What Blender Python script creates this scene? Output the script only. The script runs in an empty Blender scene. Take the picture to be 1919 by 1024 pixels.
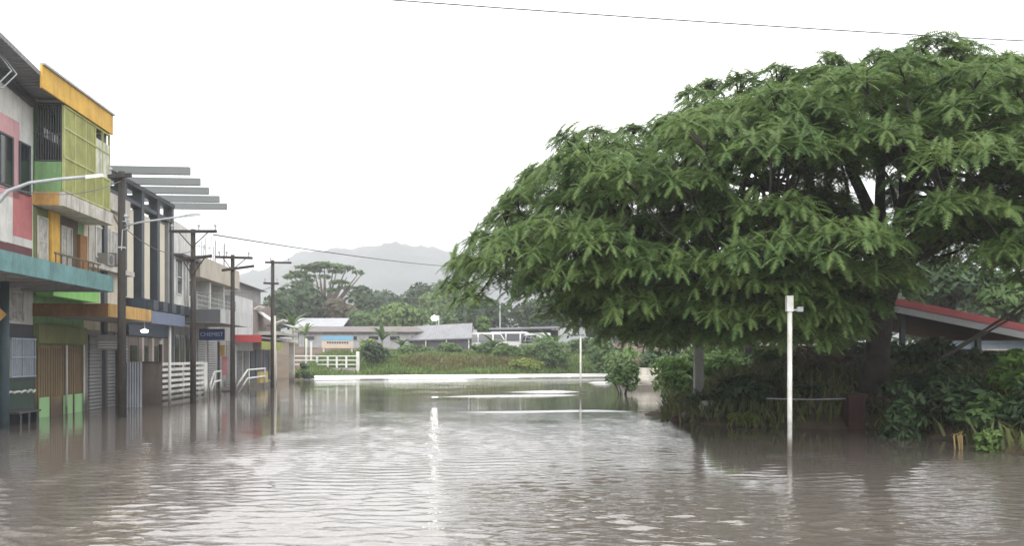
import bpy, math, random
import numpy as np
R = math.radians
rng = random.Random(7)
nr = np.random.default_rng(11)
scene = bpy.context.scene
COL = scene.collection
F = 1600.0; CX = 959.5; HY = 668.0; CH = 1.7      # photograph's focal length, centre, horizon (px) and eye height (m)
A = math.atan(129.5 / F); CA, SA = math.cos(A), math.sin(A)
UF = -11.1                                         # shop fronts, metres left of the eye, in street axes

# ------------------------------------------------------------------ coordinates
def P(px, py, t):
    return ((px - CX) / F * t, t, CH + (HY - py) / F * t)
def V(px, u):
    k = (px - CX) / F
    return u * (CA - k * SA) / (k * CA + SA)
def T(u, v): return u * SA + v * CA
def Z(py, u, v): return CH + (HY - py) / F * T(u, v)
def Zp(px, py, u=UF): return Z(py, u, V(px, u))
def U(px, v):
    k = (px - CX) / F
    return v * (k * CA + SA) / (CA - k * SA)
def Wd(u, v): return (u * CA - v * SA, u * SA + v * CA)

# ------------------------------------------------------------------ materials
MATS = {}
def nodes_of(m):
    m.use_nodes = True
    nt = m.node_tree
    return nt, nt.nodes, nt.links, nt.nodes['Principled BSDF']
def mat(key, col, rough=.75, var=.22, sc=1.2, stain=0., stain_col=(.06, .05, .04), bump=.15, metal=0., spec=.35, damp=0.):
    if key in MATS: return MATS[key]
    m = bpy.data.materials.new(key); nt, N, L, b = nodes_of(m)
    geo = N.new('ShaderNodeNewGeometry')
    n1 = N.new('ShaderNodeTexNoise'); n1.inputs['Scale'].default_value = sc; n1.inputs['Detail'].default_value = 6; n1.inputs['Roughness'].default_value = .65
    L.new(geo.outputs['Position'], n1.inputs['Vector'])
    mr = N.new('ShaderNodeMapRange'); mr.inputs[1].default_value = .3; mr.inputs[2].default_value = .72
    mr.inputs[3].default_value = 1 - var; mr.inputs[4].default_value = 1 + var * .6
    L.new(n1.outputs['Fac'], mr.inputs[0])
    mx = N.new('ShaderNodeMix'); mx.data_type = 'RGBA'; mx.blend_type = 'MULTIPLY'; mx.inputs[0].default_value = 1
    mx.inputs[6].default_value = (*col, 1); L.new(mr.outputs[0], mx.inputs[7])
    out = mx.outputs[2]
    if stain > 0:
        mp = N.new('ShaderNodeMapping'); mp.inputs['Scale'].default_value = (3.2, 3.2, .55)
        L.new(geo.outputs['Position'], mp.inputs['Vector'])
        n2 = N.new('ShaderNodeTexNoise'); n2.inputs['Scale'].default_value = 1.6; n2.inputs['Detail'].default_value = 7; n2.inputs['Roughness'].default_value = .7
        L.new(mp.outputs[0], n2.inputs['Vector'])
        m2 = N.new('ShaderNodeMapRange'); m2.inputs[1].default_value = .48; m2.inputs[2].default_value = .72; m2.inputs[3].default_value = 0; m2.inputs[4].default_value = stain
        L.new(n2.outputs['Fac'], m2.inputs[0])
        x2 = N.new('ShaderNodeMix'); x2.data_type = 'RGBA'
        L.new(m2.outputs[0], x2.inputs[0]); L.new(out, x2.inputs[6]); x2.inputs[7].default_value = (*stain_col, 1)
        out = x2.outputs[2]
    if damp > 0:                                    # flood-wet foot of a wall
        sp = N.new('ShaderNodeSeparateXYZ'); L.new(geo.outputs['Position'], sp.inputs[0])
        ad = N.new('ShaderNodeMath'); ad.operation = 'MULTIPLY_ADD'; ad.inputs[1].default_value = .5; L.new(n1.outputs['Fac'], ad.inputs[0]); L.new(sp.outputs[2], ad.inputs[2])
        m3 = N.new('ShaderNodeMapRange'); m3.inputs[1].default_value = .42; m3.inputs[2].default_value = .85; m3.inputs[3].default_value = damp; m3.inputs[4].default_value = 0
        L.new(ad.outputs[0], m3.inputs[0])
        x3 = N.new('ShaderNodeMix'); x3.data_type = 'RGBA'; L.new(m3.outputs[0], x3.inputs[0]); L.new(out, x3.inputs[6]); x3.inputs[7].default_value = (.05, .04, .03, 1)
        out = x3.outputs[2]
    L.new(out, b.inputs['Base Color'])
    b.inputs['Roughness'].default_value = rough; b.inputs['Metallic'].default_value = metal
    b.inputs['Specular IOR Level'].default_value = spec
    if bump > 0:
        n4 = N.new('ShaderNodeTexNoise'); n4.inputs['Scale'].default_value = 18; n4.inputs['Detail'].default_value = 4
        L.new(geo.outputs['Position'], n4.inputs['Vector'])
        bp = N.new('ShaderNodeBump'); bp.inputs['Strength'].default_value = bump; bp.inputs['Distance'].default_value = .03
        L.new(n4.outputs['Fac'], bp.inputs['Height']); L.new(bp.outputs[0], b.inputs['Normal'])
    MATS[key] = m; return m
def corrugated(key, col, axis='v', freq=14., rough=.55, stain=.3):
    if key in MATS: return MATS[key]
    m = mat(key, col, rough, .2, .8, stain, (.09, .07, .055), 0)
    nt, N, L, b = nodes_of(m)
    tc = N.new('ShaderNodeTexCoord'); sp = N.new('ShaderNodeSeparateXYZ'); L.new(tc.outputs['Object'], sp.inputs[0])
    mu = N.new('ShaderNodeMath'); mu.operation = 'MULTIPLY'; mu.inputs[1].default_value = freq * 6.283
    L.new(sp.outputs[{'u': 0, 'v': 1, 'z': 2}[axis]], mu.inputs[0])
    si = N.new('ShaderNodeMath'); si.operation = 'SINE'; L.new(mu.outputs[0], si.inputs[0])
    bp = N.new('ShaderNodeBump'); bp.inputs['Strength'].default_value = .8; bp.inputs['Distance'].default_value = .02
    L.new(si.outputs[0], bp.inputs['Height']); L.new(bp.outputs[0], b.inputs['Normal'])
    return m
def glass(key, col=(.02, .025, .03), rough=.08):
    if key in MATS: return MATS[key]
    m = mat(key, col, rough, .3, 2., 0, bump=0, spec=.6); return m
def emis(key, col, s):
    if key in MATS: return MATS[key]
    m = bpy.data.materials.new(key); nt, N, L, b = nodes_of(m)
    b.inputs['Base Color'].default_value = (*col, 1); b.inputs['Emission Color'].default_value = (*col, 1); b.inputs['Emission Strength'].default_value = s
    MATS[key] = m; return m
def leaf(key, dark, light, sc=.6, trans=.35):
    if key in MATS: return MATS[key]
    m = bpy.data.materials.new(key); nt, N, L, b = nodes_of(m)
    geo = N.new('ShaderNodeNewGeometry')
    n1 = N.new('ShaderNodeTexNoise'); n1.inputs['Scale'].default_value = sc; n1.inputs['Detail'].default_value = 3
    L.new(geo.outputs['Position'], n1.inputs['Vector'])
    ad = N.new('ShaderNodeMath'); ad.operation = 'MULTIPLY_ADD'; ad.inputs[1].default_value = .45
    L.new(geo.outputs['Random Per Island'], ad.inputs[0]); L.new(n1.outputs['Fac'], ad.inputs[2])
    mr = N.new('ShaderNodeMapRange'); mr.inputs[1].default_value = .45; mr.inputs[2].default_value = 1.0
    L.new(ad.outputs[0], mr.inputs[0])
    mx = N.new('ShaderNodeMix'); mx.data_type = 'RGBA'; mx.inputs[6].default_value = (*dark, 1); mx.inputs[7].default_value = (*light, 1)
    L.new(mr.outputs[0], mx.inputs[0])
    L.new(mx.outputs[2], b.inputs['Base Color']); b.inputs['Roughness'].default_value = .55; b.inputs['Specular IOR Level'].default_value = .25
    tr = N.new('ShaderNodeBsdfTranslucent'); L.new(mx.outputs[2], tr.inputs['Color'])
    ms = N.new('ShaderNodeMixShader'); ms.inputs[0].default_value = trans
    L.new(b.outputs[0], ms.inputs[1]); L.new(tr.outputs[0], ms.inputs[2])
    L.new(ms.outputs[0], N['Material Output'].inputs['Surface'])
    MATS[key] = m; return m

# ------------------------------------------------------------------ objects
ORG = {}
def tag(o, label=None, cat=None, group=None, kind=None):
    if label: o['label'] = label
    if cat: o['category'] = cat
    if group: o['group'] = group
    if kind: o['kind'] = kind
    return o
def thing(name, label, cat, at, street=False, group=None):
    o = bpy.data.objects.new(name, None); COL.objects.link(o); o.empty_display_size = .2
    if street:
        x, y = Wd(at[0], at[1]); o.location = (x, y, at[2]); o.rotation_euler = (0, 0, A)
    else: o.location = at
    ORG[o.name] = (at, street)
    return tag(o, label, cat, group)
class MB:
    def __init__(s): s.v = []; s.f = []
    def add(s, vs, fs):
        n = len(s.v); s.v += [tuple(p) for p in vs]; s.f += [tuple(i + n for i in f) for f in fs]; return s
    def box(s, a, b, c, d, e, f):
        x0, x1 = min(a, b), max(a, b); y0, y1 = min(c, d), max(c, d); z0, z1 = min(e, f), max(e, f)
        return s.hexa([(x0, y0, z0), (x1, y0, z0), (x1, y1, z0), (x0, y1, z0), (x0, y0, z1), (x1, y0, z1), (x1, y1, z1), (x0, y1, z1)])
    def hexa(s, p):
        return s.add(p, [(0, 3, 2, 1), (4, 5, 6, 7), (0, 1, 5, 4), (1, 2, 6, 5), (2, 3, 7, 6), (3, 0, 4, 7)])
    def prism(s, poly, axis, lo, hi):               # polygon swept along an axis
        n = len(poly)
        def q(p, w):
            if axis == 1: return (p[0], w, p[1])
            if axis == 0: return (w, p[0], p[1])
            return (p[0], p[1], w)
        vs = [q(p, lo) for p in poly] + [q(p, hi) for p in poly]
        fs = [tuple(range(n - 1, -1, -1)), tuple(range(n, 2 * n))] + [(i, (i + 1) % n, n + (i + 1) % n, n + i) for i in range(n)]
        return s.add(vs, fs)
    def tube(s, pts, rad, n=8, cap=True):
        pts = [np.array(p, float) for p in pts]
        if not hasattr(rad, '__len__'): rad = [rad] * len(pts)
        vs, fs = [], []; ref = None
        for i, p in enumerate(pts):
            d = pts[min(i + 1, len(pts) - 1)] - pts[max(i - 1, 0)]; d = d / (np.linalg.norm(d) + 1e-9)
            if ref is None: ref = np.array((1., 0, 0)) if abs(d[0]) < .8 else np.array((0, 1., 0))
            a = ref - d * ref.dot(d); a /= np.linalg.norm(a) + 1e-9; b = np.cross(d, a); ref = a
            for k in range(n):
                an = 2 * math.pi * k / n
                vs.append(p + rad[i] * (math.cos(an) * a + math.sin(an) * b))
        for i in range(len(pts) - 1):
            for k in range(n):
                k2 = (k + 1) % n; fs.append((i * n + k, i * n + k2, (i + 1) * n + k2, (i + 1) * n + k))
        if cap: fs += [tuple(range(n - 1, -1, -1)), tuple((len(pts) - 1) * n + k for k in range(n))]
        return s.add(vs, fs)
    def bar(s, p, q, w, h=None):
        h = h or w; p = np.array(p, float); q = np.array(q, float); d = (q - p) / np.linalg.norm(q - p)
        up = np.array((0, 0, 1.)) if abs(d[2]) < .9 else np.array((0, 1., 0))
        a = np.cross(d, up); a /= np.linalg.norm(a); b = np.cross(a, d)
        o = [(-1, -1), (1, -1), (1, 1), (-1, 1)]
        return s.hexa([p + a * x * w / 2 + b * y * h / 2 for x, y in o] + [q + a * x * w / 2 + b * y * h / 2 for x, y in o])
    def build(s, name, m, parent=None, at=None, street=False, smooth=False):
        return mk(name, np.array(s.v, float), s.f, m, parent, at, street, smooth)
def mk(name, v, f, m, parent=None, at=None, street=False, smooth=False):
    if parent is not None: at, street = ORG[parent.name]
    at = at or (0, 0, 0)
    v = np.asarray(v, float) - np.array(at)
    me = bpy.data.meshes.new(name)
    if isinstance(f, np.ndarray):
        k = f.shape[1]; me.vertices.add(len(v)); me.vertices.foreach_set('co', v.astype(np.float32).ravel())
        me.loops.add(f.size); me.loops.foreach_set('vertex_index', f.astype(np.int32).ravel())
        me.polygons.add(len(f)); me.polygons.foreach_set('loop_start', np.arange(0, f.size, k, dtype=np.int32))
        me.update(calc_edges=True); me.validate()
    else:
        me.from_pydata([tuple(p) for p in v], [], f); me.update()
    if smooth: me.polygons.foreach_set('use_smooth', [True] * len(me.polygons))
    me.materials.append(m)
    o = bpy.data.objects.new(name, me); COL.objects.link(o)
    if parent is not None: o.parent = parent
    elif street:
        x, y = Wd(at[0], at[1]); o.location = (x, y, at[2]); o.rotation_euler = (0, 0, A)
    else: o.location = at
    ORG[o.name] = (at, street)
    return o
def text_mesh(name, body, size, m, parent, org, rot, ext=.006):
    cu = bpy.data.curves.new('lettering', 'FONT'); cu.body = body; cu.size = size; cu.align_x = 'CENTER'; cu.align_y = 'CENTER'; cu.extrude = ext
    t = bpy.data.objects.new('lettering', cu); COL.objects.link(t)
    dg = bpy.context.evaluated_depsgraph_get(); me = bpy.data.meshes.new_from_object(t.evaluated_get(dg))
    bpy.data.objects.remove(t); me.materials.clear(); me.materials.append(m)
    o = bpy.data.objects.new(name, me); COL.objects.link(o); o.parent = parent
    at, _ = ORG[parent.name]; o.location = tuple(np.array(org) - np.array(at)); o.rotation_euler = rot
    return o

# ------------------------------------------------------------------ palette
white = mat('white_paint', (.60, .60, .57), .7, .22, 1.5, .55, (.22, .20, .17), damp=.8)
offwhite = mat('weathered_white', (.50, .48, .43), .8, .3, 1.5, .75, (.10, .085, .06), damp=.8)
cream = mat('cream_render', (.60, .54, .43), .85, .25, .8, .55, (.20, .16, .12), damp=.8)
pink = mat('pink_paint', (.52, .30, .31), .8, .2, 1., .5, (.25, .13, .13))
redp = mat('red_pink_paint', (.45, .16, .16), .8, .25, 1., .45, (.25, .08, .08))
maroon = mat('maroon_paint', (.12, .045, .05), .75, .2)
yellow = mat('yellow_fascia_paint', (.62, .37, .06), .7, .25, 1.5, .55, (.22, .13, .05))
orange = mat('orange_awning_paint', (.50, .30, .09), .75, .25, 1.5, .6, (.12, .07, .04))
rusty = mat('rusty_orange_paint', (.17, .09, .035), .8, .35, 2.5, .8, (.05, .03, .02))
teal = mat('teal_paint', (.13, .26, .26), .75, .3, 2., .7, (.05, .10, .10))
green = mat('green_wall_paint', (.19, .34, .15), .75, .25, 1.5, .5, (.07, .11, .05), damp=.3)
olive = mat('olive_mesh_paint', (.29, .30, .10), .8, .3, 1.5, .6, (.12, .12, .05))
lime = mat('lime_frame_paint', (.40, .42, .18), .7, .25, 2., .4)
oliveband = mat('olive_sign_paint', (.17, .18, .07), .75, .2, 1.5, .4)
brown = mat('brown_shutter', (.17, .12, .06), .65, .2, 2., .5, damp=.7)
concrete = mat('concrete', (.30, .29, .27), .85, .25, 1.2, .5, (.12, .11, .09), damp=.8)
ceil = mat('soffit_grey', (.24, .23, .22), .85, .25, 1., .4, (.10, .09, .08))
roofgrey = corrugated('grey_roof_sheet', (.20, .21, .22), 'v', 6, .5)
charcoal = mat('charcoal_steel', (.045, .055, .065), .5, .2, 2., .2, (.09, .07, .05))
navy = mat('navy_paint', (.045, .06, .085), .55, .25, 1.5, .2)
bluegrey = mat('blue_grey_paint', (.13, .16, .24), .6, .15, 1.2, .25, (.06, .06, .08))
beamgrey = mat('grey_beam_paint', (.15, .165, .165), .5, .1, 1.)
beige = mat('beige_render', (.42, .38, .32), .85, .2, 1., .5, (.16, .14, .12), damp=.8)
greywall = mat('grey_render', (.27, .265, .26), .8, .2, 1., .4, damp=.7)
darkwall = mat('dark_grey_wall', (.075, .08, .09), .7, .2, 1., .3, damp=.4)
shut = corrugated('grey_roller_shutter', (.20, .20, .20), 'z', 9, .5, .4)
greysheet = corrugated('light_grey_sheet', (.36, .38, .42), 'v', 9, .45, .2)
black = glass('dark_glass')
blueglass = glass('blue_grey_glass', (.13, .17, .20), .15)
curtain = mat('pale_curtain', (.42, .41, .38), .9, .4, 5., .4, bump=.4)
pole_m = mat('tarred_timber', (.035, .030, .027), .8, .35, 3., .4, (.10, .09, .08), damp=.0)
steelpost = mat('pale_post_paint', (.55, .55, .52), .6, .25, 4., .6, (.25, .21, .16), damp=.75)
galv = mat('galvanised_steel', (.33, .35, .36), .45, .15, 3., .1)
darkred = mat('rust_red_paint', (.05, .018, .016), .7, .35, 4., .5, (.03, .015, .012))
redroof = mat('red_roof_paint', (.27, .06, .065), .65, .2, 1.5, .3, (.16, .05, .05))
dullroof = corrugated('pale_roof_sheet', (.20, .205, .22), 'u', 4, .5, .35)
whiteroof = corrugated('white_roof_sheet', (.30, .31, .33), 'u', 4, .5, .25)
bark = mat('dark_bark', (.055, .048, .04), .9, .45, 4., .5, (.02, .018, .015), .6)
barkl = mat('pale_bark', (.16, .14, .11), .9, .35, 3., .4, bump=.5)
rubber = mat('rubber', (.02, .02, .02), .85, .2)
carwhite = mat('white_car_paint', (.46, .46, .46), .3, .05, 1., bump=0, spec=.5)
cardark = mat('dark_green_car_paint', (.02, .025, .022), .5, .05, 1., bump=0, spec=.15)
wire_m = mat('black_cable', (.10, .10, .11), .7, .1)
earth = mat('muddy_ground', (.10, .075, .05), .95, .4, .5, bump=.3)

# ------------------------------------------------------------------ camera, sky, sun
cam = bpy.data.objects.new('camera', bpy.data.cameras.new('camera')); COL.objects.link(cam)
cam.location = (0, 0, CH); cam.rotation_euler = (R(90), 0, 0)
cam.data.sensor_width = 36; cam.data.lens = F / 1919 * 36; cam.data.shift_y = (HY - 512) / 1919; cam.data.clip_end = 6000; cam.data.clip_start = .05
scene.camera = cam
SUN_E, SUN_A = R(38), R(176)
w = bpy.data.worlds.new('World'); scene.world = w; w.use_nodes = True
N, L = w.node_tree.nodes, w.node_tree.links
N.clear()
out = N.new('ShaderNodeOutputWorld'); sky = N.new('ShaderNodeTexSky'); sky.sky_type = 'NISHITA'; sky.sun_disc = False
sky.sun_elevation = SUN_E; sky.sun_rotation = SUN_A; sky.air_density = 1; sky.dust_density = 4
hs = N.new('ShaderNodeHueSaturation'); hs.inputs['Saturation'].default_value = .15; L.new(sky.outputs[0], hs.inputs['Color'])
b1 = N.new('ShaderNodeBackground'); b1.inputs[1].default_value = .12; L.new(hs.outputs[0], b1.inputs[0])
tc = N.new('ShaderNodeTexCoord'); sp = N.new('ShaderNodeSeparateXYZ'); L.new(tc.outputs['Generated'], sp.inputs[0])
ns = N.new('ShaderNodeTexNoise'); ns.inputs['Scale'].default_value = 2.2; ns.inputs['Detail'].default_value = 5
mp = N.new('ShaderNodeMapping'); mp.inputs['Scale'].default_value = (1, 1, 3.5); L.new(tc.outputs['Generated'], mp.inputs[0]); L.new(mp.outputs[0], ns.inputs['Vector'])
ma = N.new('ShaderNodeMath'); ma.operation = 'MULTIPLY_ADD'; ma.inputs[1].default_value = .30; L.new(ns.outputs['Fac'], ma.inputs[0]); L.new(sp.outputs[2], ma.inputs[2])
cr = N.new('ShaderNodeValToRGB'); cr.color_ramp.elements[0].position = .25; cr.color_ramp.elements[0].color = (.45, .465, .49, 1)
cr.color_ramp.elements[1].position = .44; cr.color_ramp.elements[1].color = (1., 1., 1., 1); L.new(ma.outputs[0], cr.inputs[0])
b2 = N.new('ShaderNodeBackground'); b2.inputs[1].default_value = 1.95; L.new(cr.outputs[0], b2.inputs[0])
ms = N.new('ShaderNodeMixShader'); ms.inputs[0].default_value = .88; L.new(b1.outputs[0], ms.inputs[1]); L.new(b2.outputs[0], ms.inputs[2])
L.new(ms.outputs[0], out.inputs['Surface'])
sl = bpy.data.lights.new('sun', 'SUN'); sl.energy = 1.5; sl.angle = R(25); sl.color = (1, .97, .93)
so = bpy.data.objects.new('sun', sl); COL.objects.link(so); so.location = (0, -20, 60)
so.rotation_euler = (R(90) - SUN_E, 0, -SUN_A + R(180))
vs = scene.view_settings; vs.view_transform = 'Standard'; vs.look = 'None'; vs.gamma = 1; vs.exposure = .5; vs.use_curve_mapping = False
scene.cycles.max_bounces = 9; scene.cycles.volume_bounces = 1; scene.cycles.transparent_max_bounces = 8
scene.cycles.use_denoising = True
scene.cycles.sample_clamp_indirect = 6

# ------------------------------------------------------------------ noise helper (value noise by sines)
def wob(x, y, seed, wl, n=7):
    g = np.random.default_rng(seed); o = 0
    for _ in range(n):
        th = g.uniform(0, 6.283); k = 6.283 / (wl * g.uniform(.6, 1.6)); o = o + np.sin(k * (np.cos(th) * x + np.sin(th) * y) + g.uniform(0, 6.283))
    return o / math.sqrt(n)
def poly_sd(x, y, poly):                            # signed distance, positive inside
    x = np.asarray(x, float); y = np.asarray(y, float); d = np.full(x.shape, 1e9); ins = np.zeros(x.shape, bool)
    n = len(poly)
    for i in range(n):
        ax, ay = poly[i]; bx, by = poly[(i + 1) % n]
        ex, ey = bx - ax, by - ay; tt = np.clip(((x - ax) * ex + (y - ay) * ey) / (ex * ex + ey * ey + 1e-12), 0, 1)
        d = np.minimum(d, np.hypot(x - ax - tt * ex, y - ay - tt * ey))
        c = ((ay > y) != (by > y)) & (x < (bx - ax) * (y - ay) / (by - ay + 1e-12) + ax); ins ^= c
    return np.where(ins, d, -d)
def sstep(x, a, b):
    q = np.clip((x - a) / (b - a), 0, 1); return q * q * (3 - 2 * q)

BANK = [(4.0, 22.6), (5.0, 20.8), (6.3, 20.2), (8.4, 19.9), (8.9, 17.2), (8.7, 14.6), (11, 11), (60, 5), (60, 90), (16, 75), (10, 66), (8.4, 50), (7.6, 38), (6.2, 31), (4.6, 26)]
def edge_t(x): return 63.5 + .36 * (np.asarray(x, float) + 14.3)
def ground_h(x, y):
    x = np.asarray(x, float); y = np.asarray(y, float)
    sd = poly_sd(x, y, BANK) + .25 * wob(x, y, 3, 2.5)
    hb = np.clip(sd * .42, -1.0, 1.05) + np.clip(sd - 3, 0, 20) * .03
    e = y - np.clip(edge_t(np.clip(x, -60, 60)), 40, 90) + .5 * wob(x, y, 4, 5)
    hf = np.where(e < 0, np.clip(e * .3, -1, 0), np.minimum(e * .20, 1.5) + np.clip(e - 8, 0, 40) * .055)
    h = np.maximum(hb, hf) + .06 * wob(x, y, 5, 3) * (np.maximum(hb, hf) > -.5)
    return np.maximum(h, -1.0)
def gh(x, y): return float(ground_h(np.array([x]), np.array([y]))[0])
def grid(xs, ys):
    X, Y = np.meshgrid(xs, ys); n, m = X.shape
    i = np.arange(n * m).reshape(n, m)
    f = np.stack([i[:-1, :-1], i[:-1, 1:], i[1:, 1:], i[1:, :-1]], -1).reshape(-1, 4)
    return X.ravel(), Y.ravel(), f
xs = np.concatenate([np.linspace(-1500, -80, 18), np.linspace(-70, -20, 25), np.linspace(-19, 30, 120), np.linspace(31, 80, 25), np.linspace(100, 1500, 18)])
ys = np.concatenate([np.linspace(-60, 4, 10), np.linspace(5, 100, 190), np.linspace(103, 200, 25), np.linspace(230, 1500, 20)])
gx, gy, gf = grid(xs, ys)
tag(mk('ground', np.stack([gx, gy, ground_h(gx, gy)], 1), gf, earth, smooth=True), kind='structure')

# hills
hx = np.linspace(-900, 900, 300); hy = np.linspace(520, 1250, 110)
X, Y, f = grid(hx, hy)
px_ = CX + F * X / Y
crest = np.interp(px_, [0, 380, 470, 560, 610, 650, 700, 740, 780, 850, 920, 1000, 1200, 1500, 2200], [70, 78, 92, 122, 113, 120, 132, 135, 131, 118, 104, 108, 120, 100, 90])
prof = np.where(Y < 900, sstep(Y, 520, 900), 1 - .6 * sstep(Y, 900, 1250))
hz_ = 3 + crest * .86 * prof + 5 * wob(X, Y, 8, 120) * prof + 3.2 * wob(X, Y, 9, 38) * prof + 1.6 * wob(X, Y, 10, 16) * prof
tag(mk('hills', np.stack([X, Y, hz_], 1), f, mat('hill_forest', (.050, .064, .064), .95, .5, .02, bump=0), smooth=True), kind='structure')

# haze
hm = bpy.data.materials.new('haze_air'); hm.use_nodes = True; hn = hm.node_tree.nodes; hn.clear()
ho = hn.new('ShaderNodeOutputMaterial'); pv = hn.new('ShaderNodeVolumePrincipled'); pv.inputs['Color'].default_value = (.96, .97, 1, 1); pv.inputs['Density'].default_value = .0008; pv.inputs['Anisotropy'].default_value = .1
hm.node_tree.links.new(pv.outputs[0], ho.inputs['Volume'])
tag(MB().box(-1550, 1550, -70, 1560, -2.2, 165).build('haze', hm), kind='stuff')

# ------------------------------------------------------------------ flood water: one sheet with real ripples
kk = np.concatenate([np.linspace(-3200, -520, 14), np.linspace(-500, -30, 30), np.arange(-20, 1942, 4.5), np.linspace(1950, 2400, 30), np.linspace(2450, 5200, 14)])
tt = np.concatenate([np.linspace(-12, 5.2, 12), np.linspace(5.6, 12, 190), np.linspace(12.04, 28, 400)[0:], np.linspace(28.1, 60, 250), np.linspace(60.1, 74, 150), np.linspace(76, 110, 20)])
K, TT = np.meshgrid(kk, tt); n, m = K.shape
WX = ((K - CX) / F * np.maximum(TT, 6)); WY = TT
wpx = CX + F * WX / np.maximum(WY, 1); wpy = HY + F * CH / np.maximum(WY, 1)
bound = np.interp(wpx, [-200, 0, 230, 430, 540, 640, 820, 1000, 1230, 1290, 1330, 1700, 1760, 2100], [925, 890, 846, 822, 806, 786, 786, 780, 782, 810, 880, 890, 850, 855])
bound = bound + 9 * wob(wpx / 40, WY, 21, 4.)
near = sstep(wpy, bound - 14, bound + 22)
mid = .5 * sstep(wpy, 762, 782) * sstep(wpx, 480, 640) * (1 - sstep(wpx, 1230, 1300))
amp = np.clip(np.maximum(near, mid), 0, 1)
amp = np.maximum(amp, .16)
lee = sstep(wpx, 1290, 1400) * (1 - sstep(wpx, 1690, 1790)) * (1 - sstep(wpy, 915, 960))
amp = amp * (1 - .6 * lee)
amp *= np.clip(1 + .35 * wob(WX, WY, 22, 5.) + .2 * wob(WX, WY, 23, 2.), .35, 1.7)
g = np.random.default_rng(5); hgt = np.zeros_like(WX)
for i in range(80):
    wl = .10 * (3.7 ** g.random()); th = g.normal(0.10, .37); k = 6.283 / wl
    a_ = .0062 * (wl / .5) ** .8 * .72 * g.uniform(.5, 1.2)
    fade = np.clip((wl * 7) / np.maximum(WY * .25, .01) - .1, 0, 1)
    hgt += a_ * fade * np.sin(k * (np.sin(th) * WX + np.cos(th) * WY) + g.uniform(0, 6.283) + .8 * wob(WX, WY, 100 + i, 3.5, 3))
hgt = hgt + .012 * np.abs(hgt / .02) ** 1.5 * .3
hgt *= amp * .54
# added ridges shaped to mirror the sky: strip before the far bank, weaker streaks
def ridge(c, wdt, ht, x0, x1, soft=1.5):
    d = WY - c; m_ = sstep(WX, x0, x0 + soft) * (1 - sstep(WX, x1 - soft, x1))
    front = np.where(d < 0, np.clip(1 + d / wdt, 0, 1), np.clip(1 - d / (wdt * .8), 0, 1))
    return ht * front ** 1.0 * m_
sky_glare = ridge(edge_t(WX) - 1.9, 2.4, .30, -15.2, 8.8, 1.0); hgt += sky_glare; sky_glare = np.clip(sky_glare * 9, 0, 1)  # far ridge also masks a white painted in for sky glare
hgt += ridge(40.2 + .05 * WX + .2 * wob(WX, WY, 31, 9), .7, .10, -1.2, 4.6, 3.5)
hgt += ridge(36.3 + .25 * WX, .5, .06, -4, 4.2, 3.)
hgt += ridge(53 + .1 * WX, .8, .13, 4.0, 7.2, 1.5)
hgt += ridge(26.2 + .05 * WX + .3 * wob(WX, WY, 32, 6), .5, .035, -2.2, 4.4, 2.)
i = np.arange(n * m).reshape(n, m); wf = np.stack([i[:-1, :-1], i[:-1, 1:], i[1:, 1:], i[1:, :-1]], -1).reshape(-1, 4)
wm = bpy.data.materials.new('flood_water'); nt, N, L, b = nodes_of(wm)
b.inputs['Base Color'].default_value = (.105, .082, .064, 1); b.inputs['Roughness'].default_value = .035; b.inputs['IOR'].default_value = 2.35; b.inputs['Specular IOR Level'].default_value = .5
geo = N.new('ShaderNodeNewGeometry'); at = N.new('ShaderNodeAttribute'); at.attribute_name = 'ripple'
mp = N.new('ShaderNodeMapping'); mp.inputs['Scale'].default_value = (3.0, 9, 1); L.new(geo.outputs['Position'], mp.inputs[0])
nz = N.new('ShaderNodeTexNoise'); nz.inputs['Scale'].default_value = 1.0; nz.inputs['Detail'].default_value = 4; L.new(mp.outputs[0], nz.inputs['Vector'])
mu = N.new('ShaderNodeMath'); mu.operation = 'MULTIPLY'; mu.inputs[1].default_value = .30; L.new(at.outputs['Fac'], mu.inputs[0])
fa = N.new('ShaderNodeAttribute'); fa.attribute_name = 'sky_glare'
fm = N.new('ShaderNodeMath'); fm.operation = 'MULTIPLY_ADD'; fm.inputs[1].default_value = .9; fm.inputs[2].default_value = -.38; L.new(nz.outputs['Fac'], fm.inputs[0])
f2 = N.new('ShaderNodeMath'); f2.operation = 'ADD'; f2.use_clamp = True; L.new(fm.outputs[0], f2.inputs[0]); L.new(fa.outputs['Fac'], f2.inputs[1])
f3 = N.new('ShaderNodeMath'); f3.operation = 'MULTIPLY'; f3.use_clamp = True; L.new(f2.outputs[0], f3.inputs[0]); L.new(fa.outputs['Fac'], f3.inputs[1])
fx = N.new('ShaderNodeMix'); fx.data_type = 'RGBA'; fx.inputs[6].default_value = (.115, .10, .088, 1); fx.inputs[7].default_value = (.8, .8, .78, 1); L.new(f3.outputs[0], fx.inputs[0]); L.new(fx.outputs[2], b.inputs['Base Color'])  # near-white mixed into the mud colour as painted sky glare
bp = N.new('ShaderNodeBump'); bp.inputs['Distance'].default_value = .05; L.new(mu.outputs[0], bp.inputs['Strength']); L.new(nz.outputs['Fac'], bp.inputs['Height']); L.new(bp.outputs[0], b.inputs['Normal'])
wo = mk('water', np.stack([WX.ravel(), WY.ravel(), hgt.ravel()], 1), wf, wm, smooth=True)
ca = wo.data.attributes.new('ripple', 'FLOAT', 'POINT'); ca.data.foreach_set('value', amp.ravel().astype(np.float32))
cf = wo.data.attributes.new('sky_glare', 'FLOAT', 'POINT'); cf.data.foreach_set('value', sky_glare.ravel().astype(np.float32))
tag(wo, kind='structure')

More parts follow.
